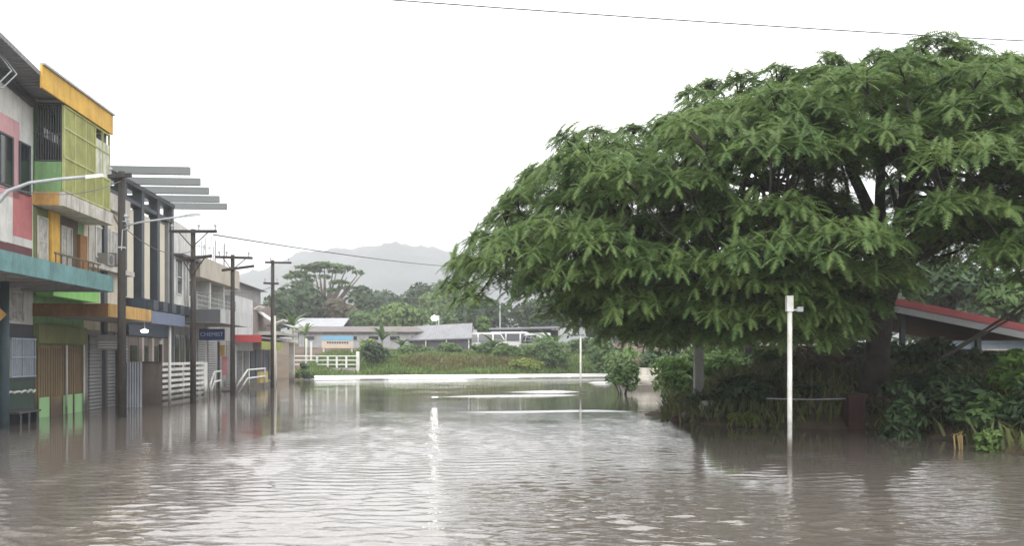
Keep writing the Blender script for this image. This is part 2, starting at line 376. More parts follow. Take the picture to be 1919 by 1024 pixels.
# ------------------------------------------------------------------ buildings on the left
def win(parent, u, v0, v1, z0, z1, pane, frame, nv=2, nz=1, proud=.04, fw=.05, name='window'):
    m_ = MB()
    m_.box(u, u + proud, v0 - fw, v0, z0 - fw, z1 + fw).box(u, u + proud, v1, v1 + fw, z0 - fw, z1 + fw)
    m_.box(u, u + proud, v0, v1, z0 - fw, z0).box(u, u + proud, v0, v1, z1, z1 + fw)
    for k in range(1, nv): q = v0 + (v1 - v0) * k / nv; m_.box(u, u + proud * .8, q - fw * .3, q + fw * .3, z0, z1)
    for k in range(1, nz): q = z0 + (z1 - z0) * k / nz; m_.box(u, u + proud * .7, v0, v1, q - fw * .3, q + fw * .3)
    f_ = m_.build(name, frame, parent)
    MB().box(u - .02, u + .012, v0, v1, z0, z1).build('pane', pane, f_)
    return f_

# --- pink and white building
v1 = V(62, UF); vB = 15.0
t1 = thing('shop_building', 'pink, white and red three storey shop building with teal awning at the left edge', 'building', (UF - 4, (v1 + vB) / 2, -1), True)
MB().box(UF - 9, UF, vB, v1 - .01, -1, 9.0).build('wall', white, t1)
def panel(parent, px0, px1, py0, py1, m_, name='wall_panel', u=UF, d=.006):
    pc = (px0 + px1) / 2
    return MB().box(u - .02, u + d, V(px0, u), V(px1, u), Zp(pc, py1, u), Zp(pc, py0, u)).build(name, m_, parent)
panel(t1, -90, 36, 195, 352, pink); panel(t1, 24, 60, 358, 446, redp); panel(t1, -90, 60, 447, 480, maroon); panel(t1, -60, 12, 352, 446, white)
win(t1, UF + .01, V(-25, UF), V(21, UF), Zp(10, 345), Zp(10, 255), black, darkwall, 2)
win(t1, UF + .01, V(36, UF), V(53, UF), Zp(44, 360), Zp(44, 272), black, darkwall, 1)
zt = 3.45; uo = -9.05
aw = MB().box(UF, uo, vB, v1 - .02, zt + .05, zt + .18).build('awning', ceil, t1)
m_ = MB().box(uo, uo + .07, vB, v1 - .02, zt, zt + .43); m_.box(UF, uo - .002, v1 - .09, v1 - .021, zt - .002, zt + .428); m_.build('fascia', teal, aw)
m_ = MB()
for k in range(9): m_.box(UF, uo - .01, vB + .5 + k, vB + .56 + k, zt - .02, zt + .048)
m_.build('joist', ceil, aw)
q = V(8, -10.2)
MB().tube([(-10.2, q, -1), (-10.2, q, zt + .04)], .105, 10).build('awning_post', mat('post_teal', (.035, .06, .07), .6), t1, smooth=True)
panel(t1, -90, 63, 604, 640, darkwall); win(t1, UF + .01, V(18, UF), V(40, UF), Zp(30, 598), Zp(30, 548), curtain, offwhite, 2, 1)
panel(t1, -90, 63, 640, 800, darkwall, d=.004)
wb = win(t1, UF + .012, V(14, UF), V(61, UF), Zp(40, 708), Zp(40, 634), curtain, darkwall, 2, 1)
m_ = MB()
for k in range(14):
    qv = V(14, UF) + (V(61, UF) - V(14, UF)) * (k + .5) / 14; m_.tube([(UF + .09, qv, Zp(40, 708)), (UF + .09, qv, Zp(40, 634))], .014, 6)
for pz in (706, 670, 636): m_.box(UF + .075, UF + .105, V(14, UF), V(61, UF), Zp(40, pz) - .015, Zp(40, pz) + .015)
m_.build('security_bars', mat('pale_blue_bars', (.35, .42, .52), .5), wb)
panel(t1, 10, 63, 712, 768, mat('dark_green_board', (.03, .06, .045), .6), 'board', d=.03)
pts = []; a0, a1 = V(11, UF), V(62, UF)
for k in range(33):
    q_ = a0 + (a1 - a0) * k / 32; pts.append((UF + .045, q_, Zp(38, 737) + .05 * abs(math.sin(k * .42)) + .01 * math.sin(k)))
MB().tube(pts, .035, 6).build('wave_trim', white, t1, smooth=True)
# roof
rp = lambda u, v, z: (u, v, z)
ro = MB().hexa([(UF - 9.3, vB, 9.9), (-10.28, vB, 9.9), (-10.28, v1 - .06, 8.72), (UF - 9.3, v1 - .06, 8.72), (UF - 9.3, vB, 10.02), (-10.28, vB, 10.02), (-10.28, v1 - .06, 8.84), (UF - 9.3, v1 - .06, 8.84)]).build('roof', roofgrey, t1)
m_ = MB(); m_.bar((UF + .05, vB, 9.6), (UF + .05, v1 - .1, 8.55), .1, .2); m_.build('eaves_beam', darkwall, ro)
m_ = MB()
for s_ in (0, .25):
    m_.tube([(-10.6, 21.2 + s_, 9.0), (-10.3, 21.35 + s_, 8.55), (-10.45, 21.0 + s_, 8.1), (-10.75, 20.4 + s_, 7.9), (-11.0, 19.4, 7.85)], .018, 6)
m_.build('service_cable', galv, t1, smooth=True)
# bench and sign
tb = thing('bench', 'dark slatted bench standing in water below the barred window', 'bench', (UF + .45, V(40, UF + .4), -.9), True)
b0, b1_ = V(18, UF + .4), V(60, UF + .4)
m_ = MB()
for k in range(3): m_.box(UF + .15 + k * .17, UF + .29 + k * .17, b0, b1_, .26, .31)
m_.build('seat', darkwall, tb)
for qv in (b0 + .15, (b0 + b1_) / 2, b1_ - .15): MB().box(UF + .18, UF + .6, qv - .05, qv + .05, -1, .257).build('leg', black, tb)
ts = thing('diamond_sign', 'orange diamond hazard sign fixed to the dark awning post at the left edge', 'sign', (-10.05, V(2, -10.05), Z(588, -10.05, V(2, -10.05))), True)
qv = V(2, -10.05) - .16; qz = Z(590, -10.05, qv)
MB().prism([(-10.05 - .2, qz), (-10.05, qz - .2), (-9.85, qz), (-10.05, qz + .2)], 1, qv - .01, qv + .01).build('plate', orange, ts)
MB().box(-10.07, -10.03, qv + .01, qv + .14, qz - .03, qz + .03).build('bracket', galv, ts)

# --- green and yellow building
va = V(62, UF) + .02; vb = V(157, UF)
t2 = thing('shop_house', 'green three storey shop house with yellow roof fascia and caged balcony', 'building', (UF - 4, (va + vb) / 2, -1), True)
MB().box(UF - 9, UF, va, vb, -1, 8.9).build('wall', green, t2)
uo2 = -10.3
# roof with yellow fascia
ro = MB().hexa([(UF - 9, va - .2, 9.5), (uo2, va - .9, 8.98), (uo2, vb + .02, 8.98), (UF - 9, vb + .02, 9.5), (UF - 9, va - .2, 9.66), (uo2, va - .9, 9.14), (uo2, vb + .02, 9.14), (UF - 9, vb + .02, 9.66)]).build('roof', roofgrey, t2)
m_ = MB().box(uo2, uo2 + .06, va - 1.4, vb + .05, 8.60, 9.19); m_.box(UF - .5, uo2 - .003, vb - .03, vb + .047, 8.62, 9.15); m_.build('fascia', yellow, ro)
MB().box(uo2 - .01, uo2 + .12, va - 1.4, vb + .06, 9.193, 9.25).build('gutter', galv, ro)
MB().box(UF, uo2 - .005, va, vb - .035, 8.62, 8.70).build('soffit', ceil, ro)
# upper balcony
zs0, zs1 = Z(388, uo2, V(125, uo2)), Z(362, uo2, V(125, uo2))
sl_ = MB().box(UF, uo2, va - .02, vb + .25, zs0, zs1).build('balcony_slab', offwhite, t2)
MB().box(UF, uo2 - .12, va - .05, va - .023, zs0 + .01, zs1 - .01).build('end_panel', orange, sl_)
zc = 8.58
cage = MB()
for px in (0, .22, .44, .66, .83, 1.0):
    qv = va + .02 + (vb - va - .08) * px; cage.box(uo2 - .06, uo2, qv, qv + .05, zs1, zc)
for zz in (zs1 + .02, zs1 + .95, zs1 + 1.75, zc - .05): cage.box(uo2 - .062, uo2 + .004, va + .02, vb - .01, zz, zz + .05)
cg = cage.build('balcony_cage', lime, t2)
MB().box(uo2 - .04, uo2 - .015, va + .06, va + (vb - va) * .64, zs1 + .05, zc - .06).build('mesh_panel', olive, cg)
MB().box(uo2 - .04, uo2 - .015, va + (vb - va) * .64, vb - .06, zs1 + .05, zs1 + .95).build('mesh_panel', olive, cg)
MB().box(uo2 - .04, uo2 - .015, va + (vb - va) * .665, vb - .06, zs1 + 1.0, zc - .35).build('mesh_panel', mat('mildewed_white_panel', (.55, .56, .46), .8, .35, 3., .7, (.16, .18, .10)), cg)
MB().box(UF + .03, uo2 - .07, va - .012, va + .03, zs1, zs1 + .82).build('side_parapet', green, t2)
m_ = MB()
for k in range(11):
    qu = UF + .06 + (uo2 - UF - .14) * k / 10; m_.box(qu - .012, qu + .012, va - .006, va + .02, zs1 + .82, zc)
for zz in (zs1 + .84, zs1 + 1.55, zc - .03): m_.box(UF + .03, uo2 - .07, va - .01, va + .024, zz, zz + .03)
m_.build('side_grille', darkwall, t2)
MB().box(UF + .002, UF + .02, va + .3, vb - .3, zs1 + .6, zc - .5).build('pane', black, t2)
m_ = MB().box(UF + .05, uo2 - .08, vb - .14, vb - .09, zs1 + .95, zc); m_.build('blind', curtain, t2)
# first floor wall under the balcony
za = 3.35
MB().box(UF, UF + .05, va + .02, va + .75, za, zs0 - .02).build('wall_panel', oliveband, t2)
MB().box(UF, UF + .14, va + .76, va + 1.30, za, zs0 - .02).build('pilaster', yellow, t2)
MB().box(UF, UF + .05, va + 1.31, vb - .55, za, zs0 - .02).build('wall_panel', mat('dark_timber', (.09, .065, .045), .7), t2)
MB().box(UF, UF + .12, vb - .54, vb - .02, za, zs0 - .4).build('wall_panel', mat('rust_orange_wall', (.30, .14, .05), .8, .3, 2, .4), t2)
win(t2, UF + .06, va + .12, va + .62, za + .9, zs0 - .3, curtain, offwhite, 2, 2); win(t2, UF + .06, va + 1.55, va + 2.2, za + .7, zs0 - .35, curtain, offwhite, 2, 1)
MB().box(UF + .05, UF + .5, va + .05, vb - .1, za, za + .42).build('balcony_front', mat('bright_green_paint', (.20, .45, .12), .7, .2, 2., .3, (.1, .13, .05)), t2)
m_ = MB()
for k in range(9): m_.box(UF + .52, UF + .55, va + .1 + k * .36, va + .125 + k * .36, za + .42, za + 1.15)
m_.box(UF + .51, UF + .56, va + .05, vb - .1, za + 1.15, za + 1.2); m_.build('balcony_railing', mat('rail_brown', (.13, .10, .07), .7), t2)
# orange awning
uo3 = -9.12; zb, zt2 = 2.78, 3.14
aw = MB().box(UF, uo3, va, vb - .01, zb + .03, zb + .12).build('awning', ceil, t2)
MB().box(uo3, uo3 + .05, va - .05, vb, zb, zt2).build('fascia', orange, aw)
MB().box(UF, uo3 - .002, va - .05, va - .003, zb, zt2).build('end_fascia', rusty, aw)
# ground floor: olive sign band and doors
MB().box(UF, UF + .12, va + .05, vb - .05, Zp(110, 645), Zp(110, 612)).build('sign_band', oliveband, t2)
dz = Zp(110, 647)
MB().box(UF, UF + .03, va + .05, vb - .05, -1, dz).build('shopfront', brown, t2)
for k in range(4):
    q0 = va + .12 + k * (vb - va - .25) / 4; q1 = q0 + (vb - va - .25) / 4 - .05
    d_ = MB().box(UF + .03, UF + .07, q0, q1, -.9, dz - .03).build('door', brown, t2)
    if k != 1: MB().box(UF + .07, UF + .078, q0 + .05, q1 - .05, -.8, Zp(110, 742)).build('door_panel', mat('pale_green_door', (.26, .46, .22), .6, .12), d_)
    m_ = MB()
    for j in range(1, 5): m_.box(UF + .07, UF + .082, q0 + (q1 - q0) * j / 5 - .006, q0 + (q1 - q0) * j / 5 + .006, .55, dz - .1)
    m_.build('moulding', mat('brown_mould', (.11, .08, .045), .7), d_)
for px in (117, 150): MB().tube([(UF + .12, V(px, UF), -1), (UF + .12, V(px, UF), dz)], .03, 8).build('drain_pipe', white, t2)

# --- cream building with blue grey awning
vc = V(157, UF) + .02; vd = V(236, UF)
t3 = thing('shop_building', 'cream rendered two storey shop with air conditioners beside the green house', 'building', (UF - 4, (vc + vd) / 2, -1), True)
zt3 = Zp(210, 372)
MB().box(UF - 9, UF, vc, vd - .01, -1, zt3).build('wall', cream, t3)
MB().box(UF, UF + .16, vc, vd - .02, zt3 - .45, zt3 + .1).build('parapet', offwhite, t3)
MB().box(UF, UF + .3, vc + .05, vd - .02, Zp(205, 512), Zp(205, 503)).build('ledge', offwhite, t3)
MB().box(UF, UF + .03, vc + .3, vd - .02, Zp(205, 500), Zp(205, 430)).build('wall_panel', offwhite, t3)
win(t3, UF + .03, vc + .8, vc + 1.5, Zp(195, 485), Zp(195, 432), curtain, white, 2, 1); win(t3, UF + .03, vc + 2.0, vc + 2.6, Zp(212, 478), Zp(212, 436), curtain, white, 2, 1)
for k, px in enumerate((187, 204)):
    q_ = V(px, UF)
    ac = thing('air_conditioner', ['wall air conditioner on the cream shop nearer the green balcony', 'wall air conditioner on the cream shop nearer the tall dark pole'][k], 'air conditioner', (UF + .17, q_, Zp(px, 497)), True, 'air conditioners on the cream shop')
    MB().box(UF + .032, UF + .36, q_ - .3, q_ + .3, Zp(px, 498), Zp(px, 476)).build('casing', mat('dull_casing', (.22, .21, .19), .6, .2), ac)
    m_ = MB().tube([(UF + .365, q_, (Zp(px, 498) + Zp(px, 476)) / 2), (UF + .372, q_, (Zp(px, 498) + Zp(px, 476)) / 2)], .14, 14); m_.build('fan_grille', black, ac)
aw = MB().box(UF, uo3, vc, vd - .05, zb + .03, zb + .12).build('awning', ceil, t3)
MB().box(uo3, uo3 + .05, vc, vd - .05, zb - .05, zt2 - .02).build('fascia', bluegrey, aw)
MB().box(UF, UF + .03, vc + .1, vd - .1, -1, zb - .25).build('shopfront', greywall, t3)
for k in range(3):
    q0 = vc + .2 + k * 1.15; MB().box(UF + .03, UF + .09, q0, q0 + .95, -1, zb - .4).build('roller_shutter', shut, t3)
for k in range(2): MB().box(UF + .03, UF + .2, vc + 1.18 + k * 1.15, vc + 1.32 + k * 1.15, -1, zb - .3).build('pilaster', darkwall, t3)
MB().tube([(uo3 - .15, V(330, uo3) - .2, -1), (uo3 - .15, V(330, uo3) - .2, zb + .02)], .05, 8).build('awning_post', white, t3, smooth=True)
sg = thing('hanging_sign', 'small grey striped sign board hanging below the orange awning', 'sign', (-10.2, vb - .3, 1.95), True)
q0, q1 = U(182, vb - .3), U(224, vb - .3); qa, qb = Z(628, -10, vb - .3), Z(656, -10, vb - .3)
MB().box(q0, q1, vb - .32, vb - .28, qb, qa).build('board', greywall, sg)
m_ = MB()
for k in range(3): m_.box(q0 + .05, q1 - .05, vb - .335, vb - .322, qb + .06 + k * .08, qb + .09 + k * .08)
m_.build('stripe', white, sg)
for qq in (q0 + .1, q1 - .1): MB().tube([(qq, vb - .3, qa), (qq, vb - .3, zb + .03)], .012, 6).build('hanger', galv, sg)
lp = thing('ceiling_lamp', 'lit white lamp under the blue grey awning of the cream shop', 'lamp', (U(271, 28.4), 28.4, zb - .05), True)
lu = U(271, 28.4); lz = Z(621, lu, 28.4)
MB().tube([(lu, 28.4, lz - .06), (lu, 28.4, lz - .03), (lu, 28.4, lz + .03), (lu, 28.4, lz + .05)], [.05, .11, .11, .06], 14).build('diffuser', emis('lamp_white', (1, .98, .93), 6), lp, smooth=True)
MB().tube([(lu, 28.4, lz + .05), (lu, 28.4, zb + .03)], .02, 6).build('stem', galv, lp)

# --- dark steel framed building with pergola
vn0 = V(236, UF) + .01; vn1 = V(320, UF)
t4 = thing('shop_building', 'dark steel framed shop with cream fins and five grey roof beams', 'building', (UF - 4, (vn0 + vn1) / 2, -1), True)
ztop = 7.75; zfin = Zp(285, 410); zlow = Zp(285, 566)
MB().box(UF - 9, UF - .35, vn0, vn1 - .02, -1, zfin - .05).build('wall', navy, t4)
vbeg = 28.9
cols = [vbeg + (vn1 - vbeg - .12) * k / 4 for k in range(5)]
for k, q_ in enumerate(cols):
    MB().box(UF - .22, UF + .12, q_ - .14, q_ + .14, -1 if k in (0, 4) else zlow, ztop).build('steel_column', charcoal, t4)
for k in range(4):
    q0, q1 = cols[k] + .3, cols[k + 1] - .3
    if k > 0: MB().box(UF - .34, UF - .05, (q0 + q1) / 2 - .37, (q0 + q1) / 2 + .37, zlow, zfin).build('fin', mat('cream_fin', (.62, .57, .46), .7, .08, 1., .1), t4)
m_ = MB().box(UF - .24, UF + .14, cols[0] - .2, cols[4] + .2, ztop, ztop + .16); m_.box(UF - .2, UF + .1, cols[0] + .14, cols[4] - .14, ztop - .62, ztop - .48)
m_.bar((UF - .05, cols[0], ztop - 1.7), (UF - .05, cols[1], ztop - .7), .1, .14); m_.bar((UF - .05, cols[0], ztop - .8), (UF - .05, cols[1], ztop - 1.7), .1, .14)
m_.build('edge_girder', charcoal, t4)
for k, pyb in enumerate((318, 339, 356, 372, 386)):
    tb_ = (ztop + .30 - CH) * F / (HY - pyb); qv = (tb_ - UF * SA) / CA
    ue = U((356, 375, 391, 411, 425)[k], qv)
    MB().box(UF - .9, ue, qv - .08, qv + .08, ztop + .162, ztop + .42).build('roof_beam', beamgrey, t4)
    MB().box(UF - 3.2, UF - .905, qv - .07, qv + .07, ztop + .17, ztop + .33).build('rafter', charcoal, t4)
for k in range(3):
    qv = cols[k] ; MB().box(UF - 2.5, UF - .24, qv - .06, qv + .06, ztop - .3, ztop - .14).build('tie_beam', charcoal, t4)
MB().box(UF - .3, UF + .5, vn0 + .4, vn1 - .05, zlow - .45, zlow - .02).build('canopy_beam', navy, t4)
m_ = MB()
for k in range(5): MB().box(UF + .5, UF + .75, vn0 + .6 + k * 1.05, vn0 + 1.1 + k * 1.05, zlow - .42, zlow - .06).build('bracket', charcoal, t4)
MB().box(UF - .3, UF + .06, vn0 + .1, vn1 - .05, zlow - 1.35, zlow - .46).build('sign_band', navy, t4)
MB().box(UF - .34, UF, vn0 + .1, vn1 - .05, -1, zlow - 1.36).build('shopfront', mat('brown_grey_shop', (.14, .115, .10), .7, .2, 1., .3, damp=.6), t4)
for px in (262, 281, 299): MB().box(UF, UF + .12, V(px, UF) - .1, V(px, UF) + .1, -1, zlow - 1.4).build('pilaster', mat('pale_pilaster', (.38, .33, .30), .7, .2), t4)
for px in (250, 271, 290): MB().box(UF, UF + .03, V(px, UF) - .3, V(px, UF) + .3, .9, zlow - 1.7).build('pane', black, t4)
MB().box(UF - .34, UF + .04, vn1 - .45, vn1 - .02, zlow - 1.2, zfin + .2).build('end_wall', greywall, t4)
# boards standing in the street in front
bd = thing('metal_sheet', 'light grey corrugated sheet propped upright behind the nearest power pole', 'metal sheet', (U(252, 29.2), 29.2, -.9), True)
q0, q1 = U(236, 29.2), U(266, 29.2)
MB().box(q0, q1, 29.18, 29.21, -.95, Z(679, -10, 29.2)).build('sheet', corrugated('propped_sheet', (.36, .38, .42), 'u', 12, .45, .15), bd)
MB().bar((q0 + .08, 29.25, -.95), (q0 + .08, 29.25, 1.3), .06).build('prop', brown, bd)
hd = thing('hoarding', 'plain brown grey board wall beside the white slatted fence', 'hoarding', (U(284, 30.2), 30.2, -1), True)
q0, q1 = U(266, 30.2), U(303, 30.2)
MB().box(q0, q1, 30.17, 30.2, -1, Z(682, -10, 30.2)).build('panel', mat('board_brown', (.19, .155, .135), .8, .2, 1., .4, damp=.5), hd)
MB().box(q0, q1, 30.16, 30.23, Z(682, -10, 30.2), Z(678, -10, 30.2)).build('capping', darkwall, hd)

# --- fence of white slats
uf = -9.75
f0, f1 = V(304, uf), V(381, uf)
tf = thing('slat_fence', 'white horizontal slat fence standing in flood water behind the second pole', 'fence', (uf, (f0 + f1) / 2, -1), True)
m_ = MB()
for k in range(11):
    zz = 1.42 - k * .2; m_.box(uf - .015, uf + .015, f0, f1, zz - .05, zz + .05)
m_.build('slat_panel', white, tf)
MB().box(uf - .3, uf - .27, f0, f1, -1, 1.3).build('backing', mat('fence_back', (.13, .11, .10), .8), tf)
MB().box(uf - .07, uf + .05, f1, f1 + .45, -1, 1.45).build('end_post', white, tf)
for q_ in ((f0 + f1) / 2,): MB().box(uf - .08, uf - .016, q_ - .04, q_ + .04, -1, 1.42).build('post', white, tf)
dp = thing('fence_post', 'thin dark post with white cap at the near end of the slat fence', 'post', (U(301, f0 - .4), f0 - .4, -1), True)
du = U(301, f0 - .4)
MB().tube([(du, f0 - .4, -1), (du, f0 - .4, Z(646, du, f0 - .4))], .06, 8).build('shaft', pole_m, dp, smooth=True)
MB().tube([(du, f0 - .4, Z(646, du, f0 - .4)), (du, f0 - .4, Z(639, du, f0 - .4))], [.075, .06], 8).build('cap', white, dp)

# --- white building with dark awning
v5a, v5b = vn1 + .01, V(364, UF)
t5 = thing('shop_building', 'white two storey shop with tall narrow dark windows and sloping parapet', 'building', (UF - 4, (v5a + v5b) / 2, -1), True)
MB().prism([(v5a, -1), (v5b - .01, -1), (v5b - .01, Zp(362, 437)), (v5a + 1.2, Zp(335, 418)), (v5a, Zp(322, 412))], 0, UF - 9, UF).build('wall', white, t5)
for px0, px1 in ((331, 340), (353, 361)): win(t5, UF, V(px0, UF), V(px1, UF), Zp(345, 553), Zp(345, 492), black, white, 1, 2)
for px in (345, 350): MB().tube([(UF + .06, V(px, UF), 3.7), (UF + .06, V(px, UF), Zp(px, 480))], .045, 8).build('drain_pipe', white, t5, smooth=True)
MB().box(UF, UF + .35, v5a + .4, v5b, Zp(345, 487), Zp(345, 482)).build('ledge', darkwall, t5)
v6b = V(440, UF)
aw = MB().box(UF, uo3, v5a, v5a + 5.6, 3.08, 3.2).build('awning', ceil, t5)
MB().box(UF, uo3 - .002, v5a - .003, v5a + .05, 3.1, 3.62).build('end_fascia', darkwall, aw)
MB().box(uo3, uo3 + .06, v5a, v5a + 5.6, 3.06, 3.66).build('fascia', mat('pale_grey_fascia', (.46, .46, .46), .7, .15, 1., .4, damp=0), aw)
MB().box(UF, UF + .03, v5a + .1, v5b, -1, 2.95).build('shopfront', greywall, t5)
for px in (330, 340, 350, 358): MB().box(UF + .03, UF + .05, V(px, UF) - .25, V(px, UF) + .25, -1, 2.6).build('pane', black, t5)

# CHEMIST sign hung under the awning, facing along the street
vs_ = v5a + 1.3
sg = thing('hanging_sign', 'dark blue lit CHEMIST sign hanging below the grey awning', 'sign', (U(398, vs_), vs_, 2.4), True)
q0, q1 = U(374, vs_), U(421, vs_); qa, qb = Z(617, -9.7, vs_), Z(638, -9.7, vs_)
MB().box(q0, q1, vs_ - .06, vs_ + .06, qb, qa).build('case', mat('dark_navy_sign', (.012, .018, .045), .4, .1), sg)
MB().box(q0 + .03, q1 - .03, vs_ - .066, vs_ - .061, qb + .03, qa - .03).build('face', mat('blue_sign_face', (.03, .05, .15), .4, .1), sg)
text_mesh('lettering', 'CHEMIST', .24, mat('pale_blue_letters', (.42, .50, .68), .5, .05), sg, ((q0 + q1) / 2, vs_ - .07, (qa + qb) / 2), (R(90), 0, 0), .004)
for qq in (q0 + .15, q1 - .15): MB().tube([(qq, vs_, qa), (qq, vs_, 3.09)], .015, 6).build('hanger', galv, sg)

# --- beige building
v6a = v5b + .01
t6 = thing('shop_building', 'beige two storey shop with starter bars on its flat roof', 'building', (UF - 4, (v6a + v6b) / 2, -1), True)
z6 = Zp(372, 482)
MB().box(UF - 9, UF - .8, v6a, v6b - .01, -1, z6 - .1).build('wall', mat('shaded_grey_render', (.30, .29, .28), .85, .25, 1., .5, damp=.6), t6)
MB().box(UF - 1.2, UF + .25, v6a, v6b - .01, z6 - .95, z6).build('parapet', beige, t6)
MB().box(UF - .8, UF + .1, v6a + .05, v6b - .01, 3.3, 3.55).build('balcony_slab', concrete, t6)
m_ = MB()
for k in range(4): m_.box(UF + .05, UF + .08, v6a + .1, v6b - .1, 3.8 + k * .22, 3.83 + k * .22)
for k in range(5): m_.box(UF + .04, UF + .09, v6a + .1 + (v6b - v6a - .3) * k / 4, v6a + .16 + (v6b - v6a - .3) * k / 4, 3.55, 4.6)
m_.build('balcony_railing', galv, t6)
for k in range(3): MB().box(UF - .8, UF - .1, v6a + .3 + k * 2.6, v6a + .55 + k * 2.6, 3.56, z6 - .96).build('column', white, t6)
for k in range(2): win(t6, UF - .79, v6a + 1.0 + k * 2.7, v6a + 2.2 + k * 2.7, 3.9, 5.1, black, white, 2, 1)
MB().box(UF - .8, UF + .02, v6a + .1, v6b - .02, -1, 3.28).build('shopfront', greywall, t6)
for k in range(4): MB().box(UF + .02, UF + .05, v6a + .4 + k * 1.7, v6a + 1.5 + k * 1.7, -1, 2.5).build('roller_shutter', shut, t6)
for k, px in enumerate((395, 404, 412, 419, 425, 432, 438, 446, 455)):
    uu = UF - .5 - (k % 3) * .5; vv = V(px, uu)
    if vv > v6b: vv = v6b - .2 - .3 * (k % 2)
    MB().tube([(uu, vv, z6 - .1), (uu + .02, vv, Z((443, 444, 446, 450, 452, 458, 457, 462, 466)[k], uu, vv))], .018, 5).build('starter_bar', mat('rusty_bar', (.2, .17, .16), .7), t6)
an = thing('antenna', 'comb like television antenna on the white shop roof behind the second pole', 'antenna', (UF - 1.5, v5b - .3, z6), True)
qu, qv = U(378, v5b + .5), v5b + .5
MB().tube([(qu, qv, z6 - .2), (qu, qv, Z(452, qu, qv))], .02, 6).build('mast', galv, an)
m_ = MB(); za_ = Z(463, qu, qv)
m_.tube([(qu - 1.4, qv, za_ + .25), (qu + .35, qv, za_ - .05)], .018, 6)
for k in range(9): s_ = k / 8; m_.tube([(qu - 1.4 + 1.75 * s_, qv - .25 + .02 * k, za_ + .25 - .3 * s_), (qu - 1.4 + 1.75 * s_, qv + .25 - .02 * k, za_ + .25 - .3 * s_)], .012, 5); m_.tube([(qu - 1.4 + 1.75 * s_, qv, za_ + .13 - .3 * s_), (qu - 1.4 + 1.75 * s_, qv, za_ + .37 - .3 * s_)], .012, 5)
m_.build('element_comb', galv, an)

# poster figure board beside the ramp
pb = thing('standing_banner', 'narrow orange and pink banner beside the steps under the chemist sign', 'banner', (U(418, 39), 39, -.9), True)
q0, q1 = U(411, 39), U(426, 39)
m_ = MB().box(q0 - .06, q0 + .02, 38.97, 39.03, -1, Z(641, -9.8, 39)); m_.build('post', darkwall, pb)
MB().box(q0 + .02, q1 - .1, 38.98, 39.01, Z(668, -9.8, 39), Z(647, -9.8, 39)).build('upper_cloth', orange, pb)
MB().box(q0 + .12, q1, 38.985, 39.015, Z(704, -9.8, 39), Z(669, -9.8, 39)).build('lower_cloth', mat('pink_cloth', (.48, .20, .22), .8, .25), pb)

# --- ramp rails
def rail(name_label, px0, px1, pya, pyb, u, drop):
    a0, a1 = V(px0, u), V(px1, u)
    tr = thing('handrail', name_label, 'handrail', (u, (a0 + a1) / 2, -1), True, 'ramp handrails in front of the shops')
    for h_, nm in ((0, 'top_rail'), (-.42, 'lower_rail')):
        zz = Z(pyb, u, a1) + h_
        MB().tube([(u, a0 - .1, -.9), (u, a0, zz - drop), (u, a0 + (a1 - a0) * .35, zz - .02), (u, a1, zz), (u, a1, zz - .3)], .045, 8).build(nm, white, tr, smooth=True)
    for s_ in (.4, .97): MB().tube([(u, a0 + (a1 - a0) * s_, -1), (u, a0 + (a1 - a0) * s_, Z(pyb, u, a1) - .03)], .04, 8).build('post', white, tr)
rail('shorter white ramp handrail between the slat fence and the third pole', 394, 414, 715, 696, -9.9, .55)
rail('longer white ramp handrail beyond the third pole', 443, 497, 712, 691, -9.7, .75)
rp_ = thing('ramp', 'concrete ramp kerb with yellow end beside the longer handrail', 'ramp', (-10.2, 44, -1), True)
MB().hexa([(-11.0, V(440, -10), -1), (-9.75, V(440, -10), -1), (-9.75, V(506, -10), -1), (-11.0, V(506, -10), -1), (-11.0, V(440, -10), .05), (-9.75, V(440, -10), .05), (-9.75, V(506, -10), .38), (-11.0, V(506, -10), .38)]).build('slab', concrete, rp_)
MB().box(-9.9, -9.74, V(486, -9.8), V(500, -9.8), .25, .85).build('end_block', mat('yellowed_block', (.42, .33, .10), .8, .3), rp_)

# --- grey white block with red awning, hip roof behind
v7a, v7b = v6b + .01, V(474, UF)
t7 = thing('shop_building', 'pale grey block with red and lime awning and dark hipped roof', 'building', (UF - 4, (v7a + v7b) / 2, -1), True)
MB().box(UF - 8, UF, v7a, v7b - .01, -1, Zp(455, 558)).build('wall', mat('pale_block', (.50, .50, .50), .8, .15, 1., .3, damp=.6), t7)
zr0, zr1 = Zp(470, 545) + .35, Zp(470, 516) + .2
MB().box(UF - 6, UF - .6, v7a + .3, v7b + 5, Zp(455, 558) - .3, zr0).build('upper_wall', greywall, t7)
MB().add([(UF - 6.4, v7a, zr0), (UF - .2, v7a, zr0), (UF - .2, v7b + 5.4, zr0), (UF - 6.4, v7b + 5.4, zr0), (UF - 3.3, v7a + 2.5, zr1), (UF - 3.3, v7b + 2.5, zr1)], [(0, 1, 4), (1, 2, 5, 4), (2, 3, 5), (3, 0, 4, 5), (3, 2, 1, 0)]).build('roof', roofgrey, t7)
aw = MB().box(UF, -9.7, v7a, v7b + 3, 2.65, 2.75).build('awning', ceil, t7)
MB().box(UF, -9.7, v7a - .05, v7a - .003, 2.44, 2.84).build('end_fascia', mat('red_sign_paint', (.36, .05, .055), .6, .2), aw)
MB().box(-9.7, -9.64, v7a - .05, v7b + 1.2, 2.05, 2.5).build('fascia', mat('lime_sign_paint', (.24, .26, .05), .6, .2), aw)
for k in range(3): MB().box(UF, UF + .05, v7a + .4 + k * 1.6, v7a + 1.5 + k * 1.6, -1, 2.0).build('door', navy if k == 2 else shut, t7)
v8a, v8b = v7b + .01, V(512, UF)
t8 = thing('shop_building', 'low brown shop with torn white roof sheets beyond the pale block', 'building', (UF - 4, (v8a + v8b) / 2, -1), True)
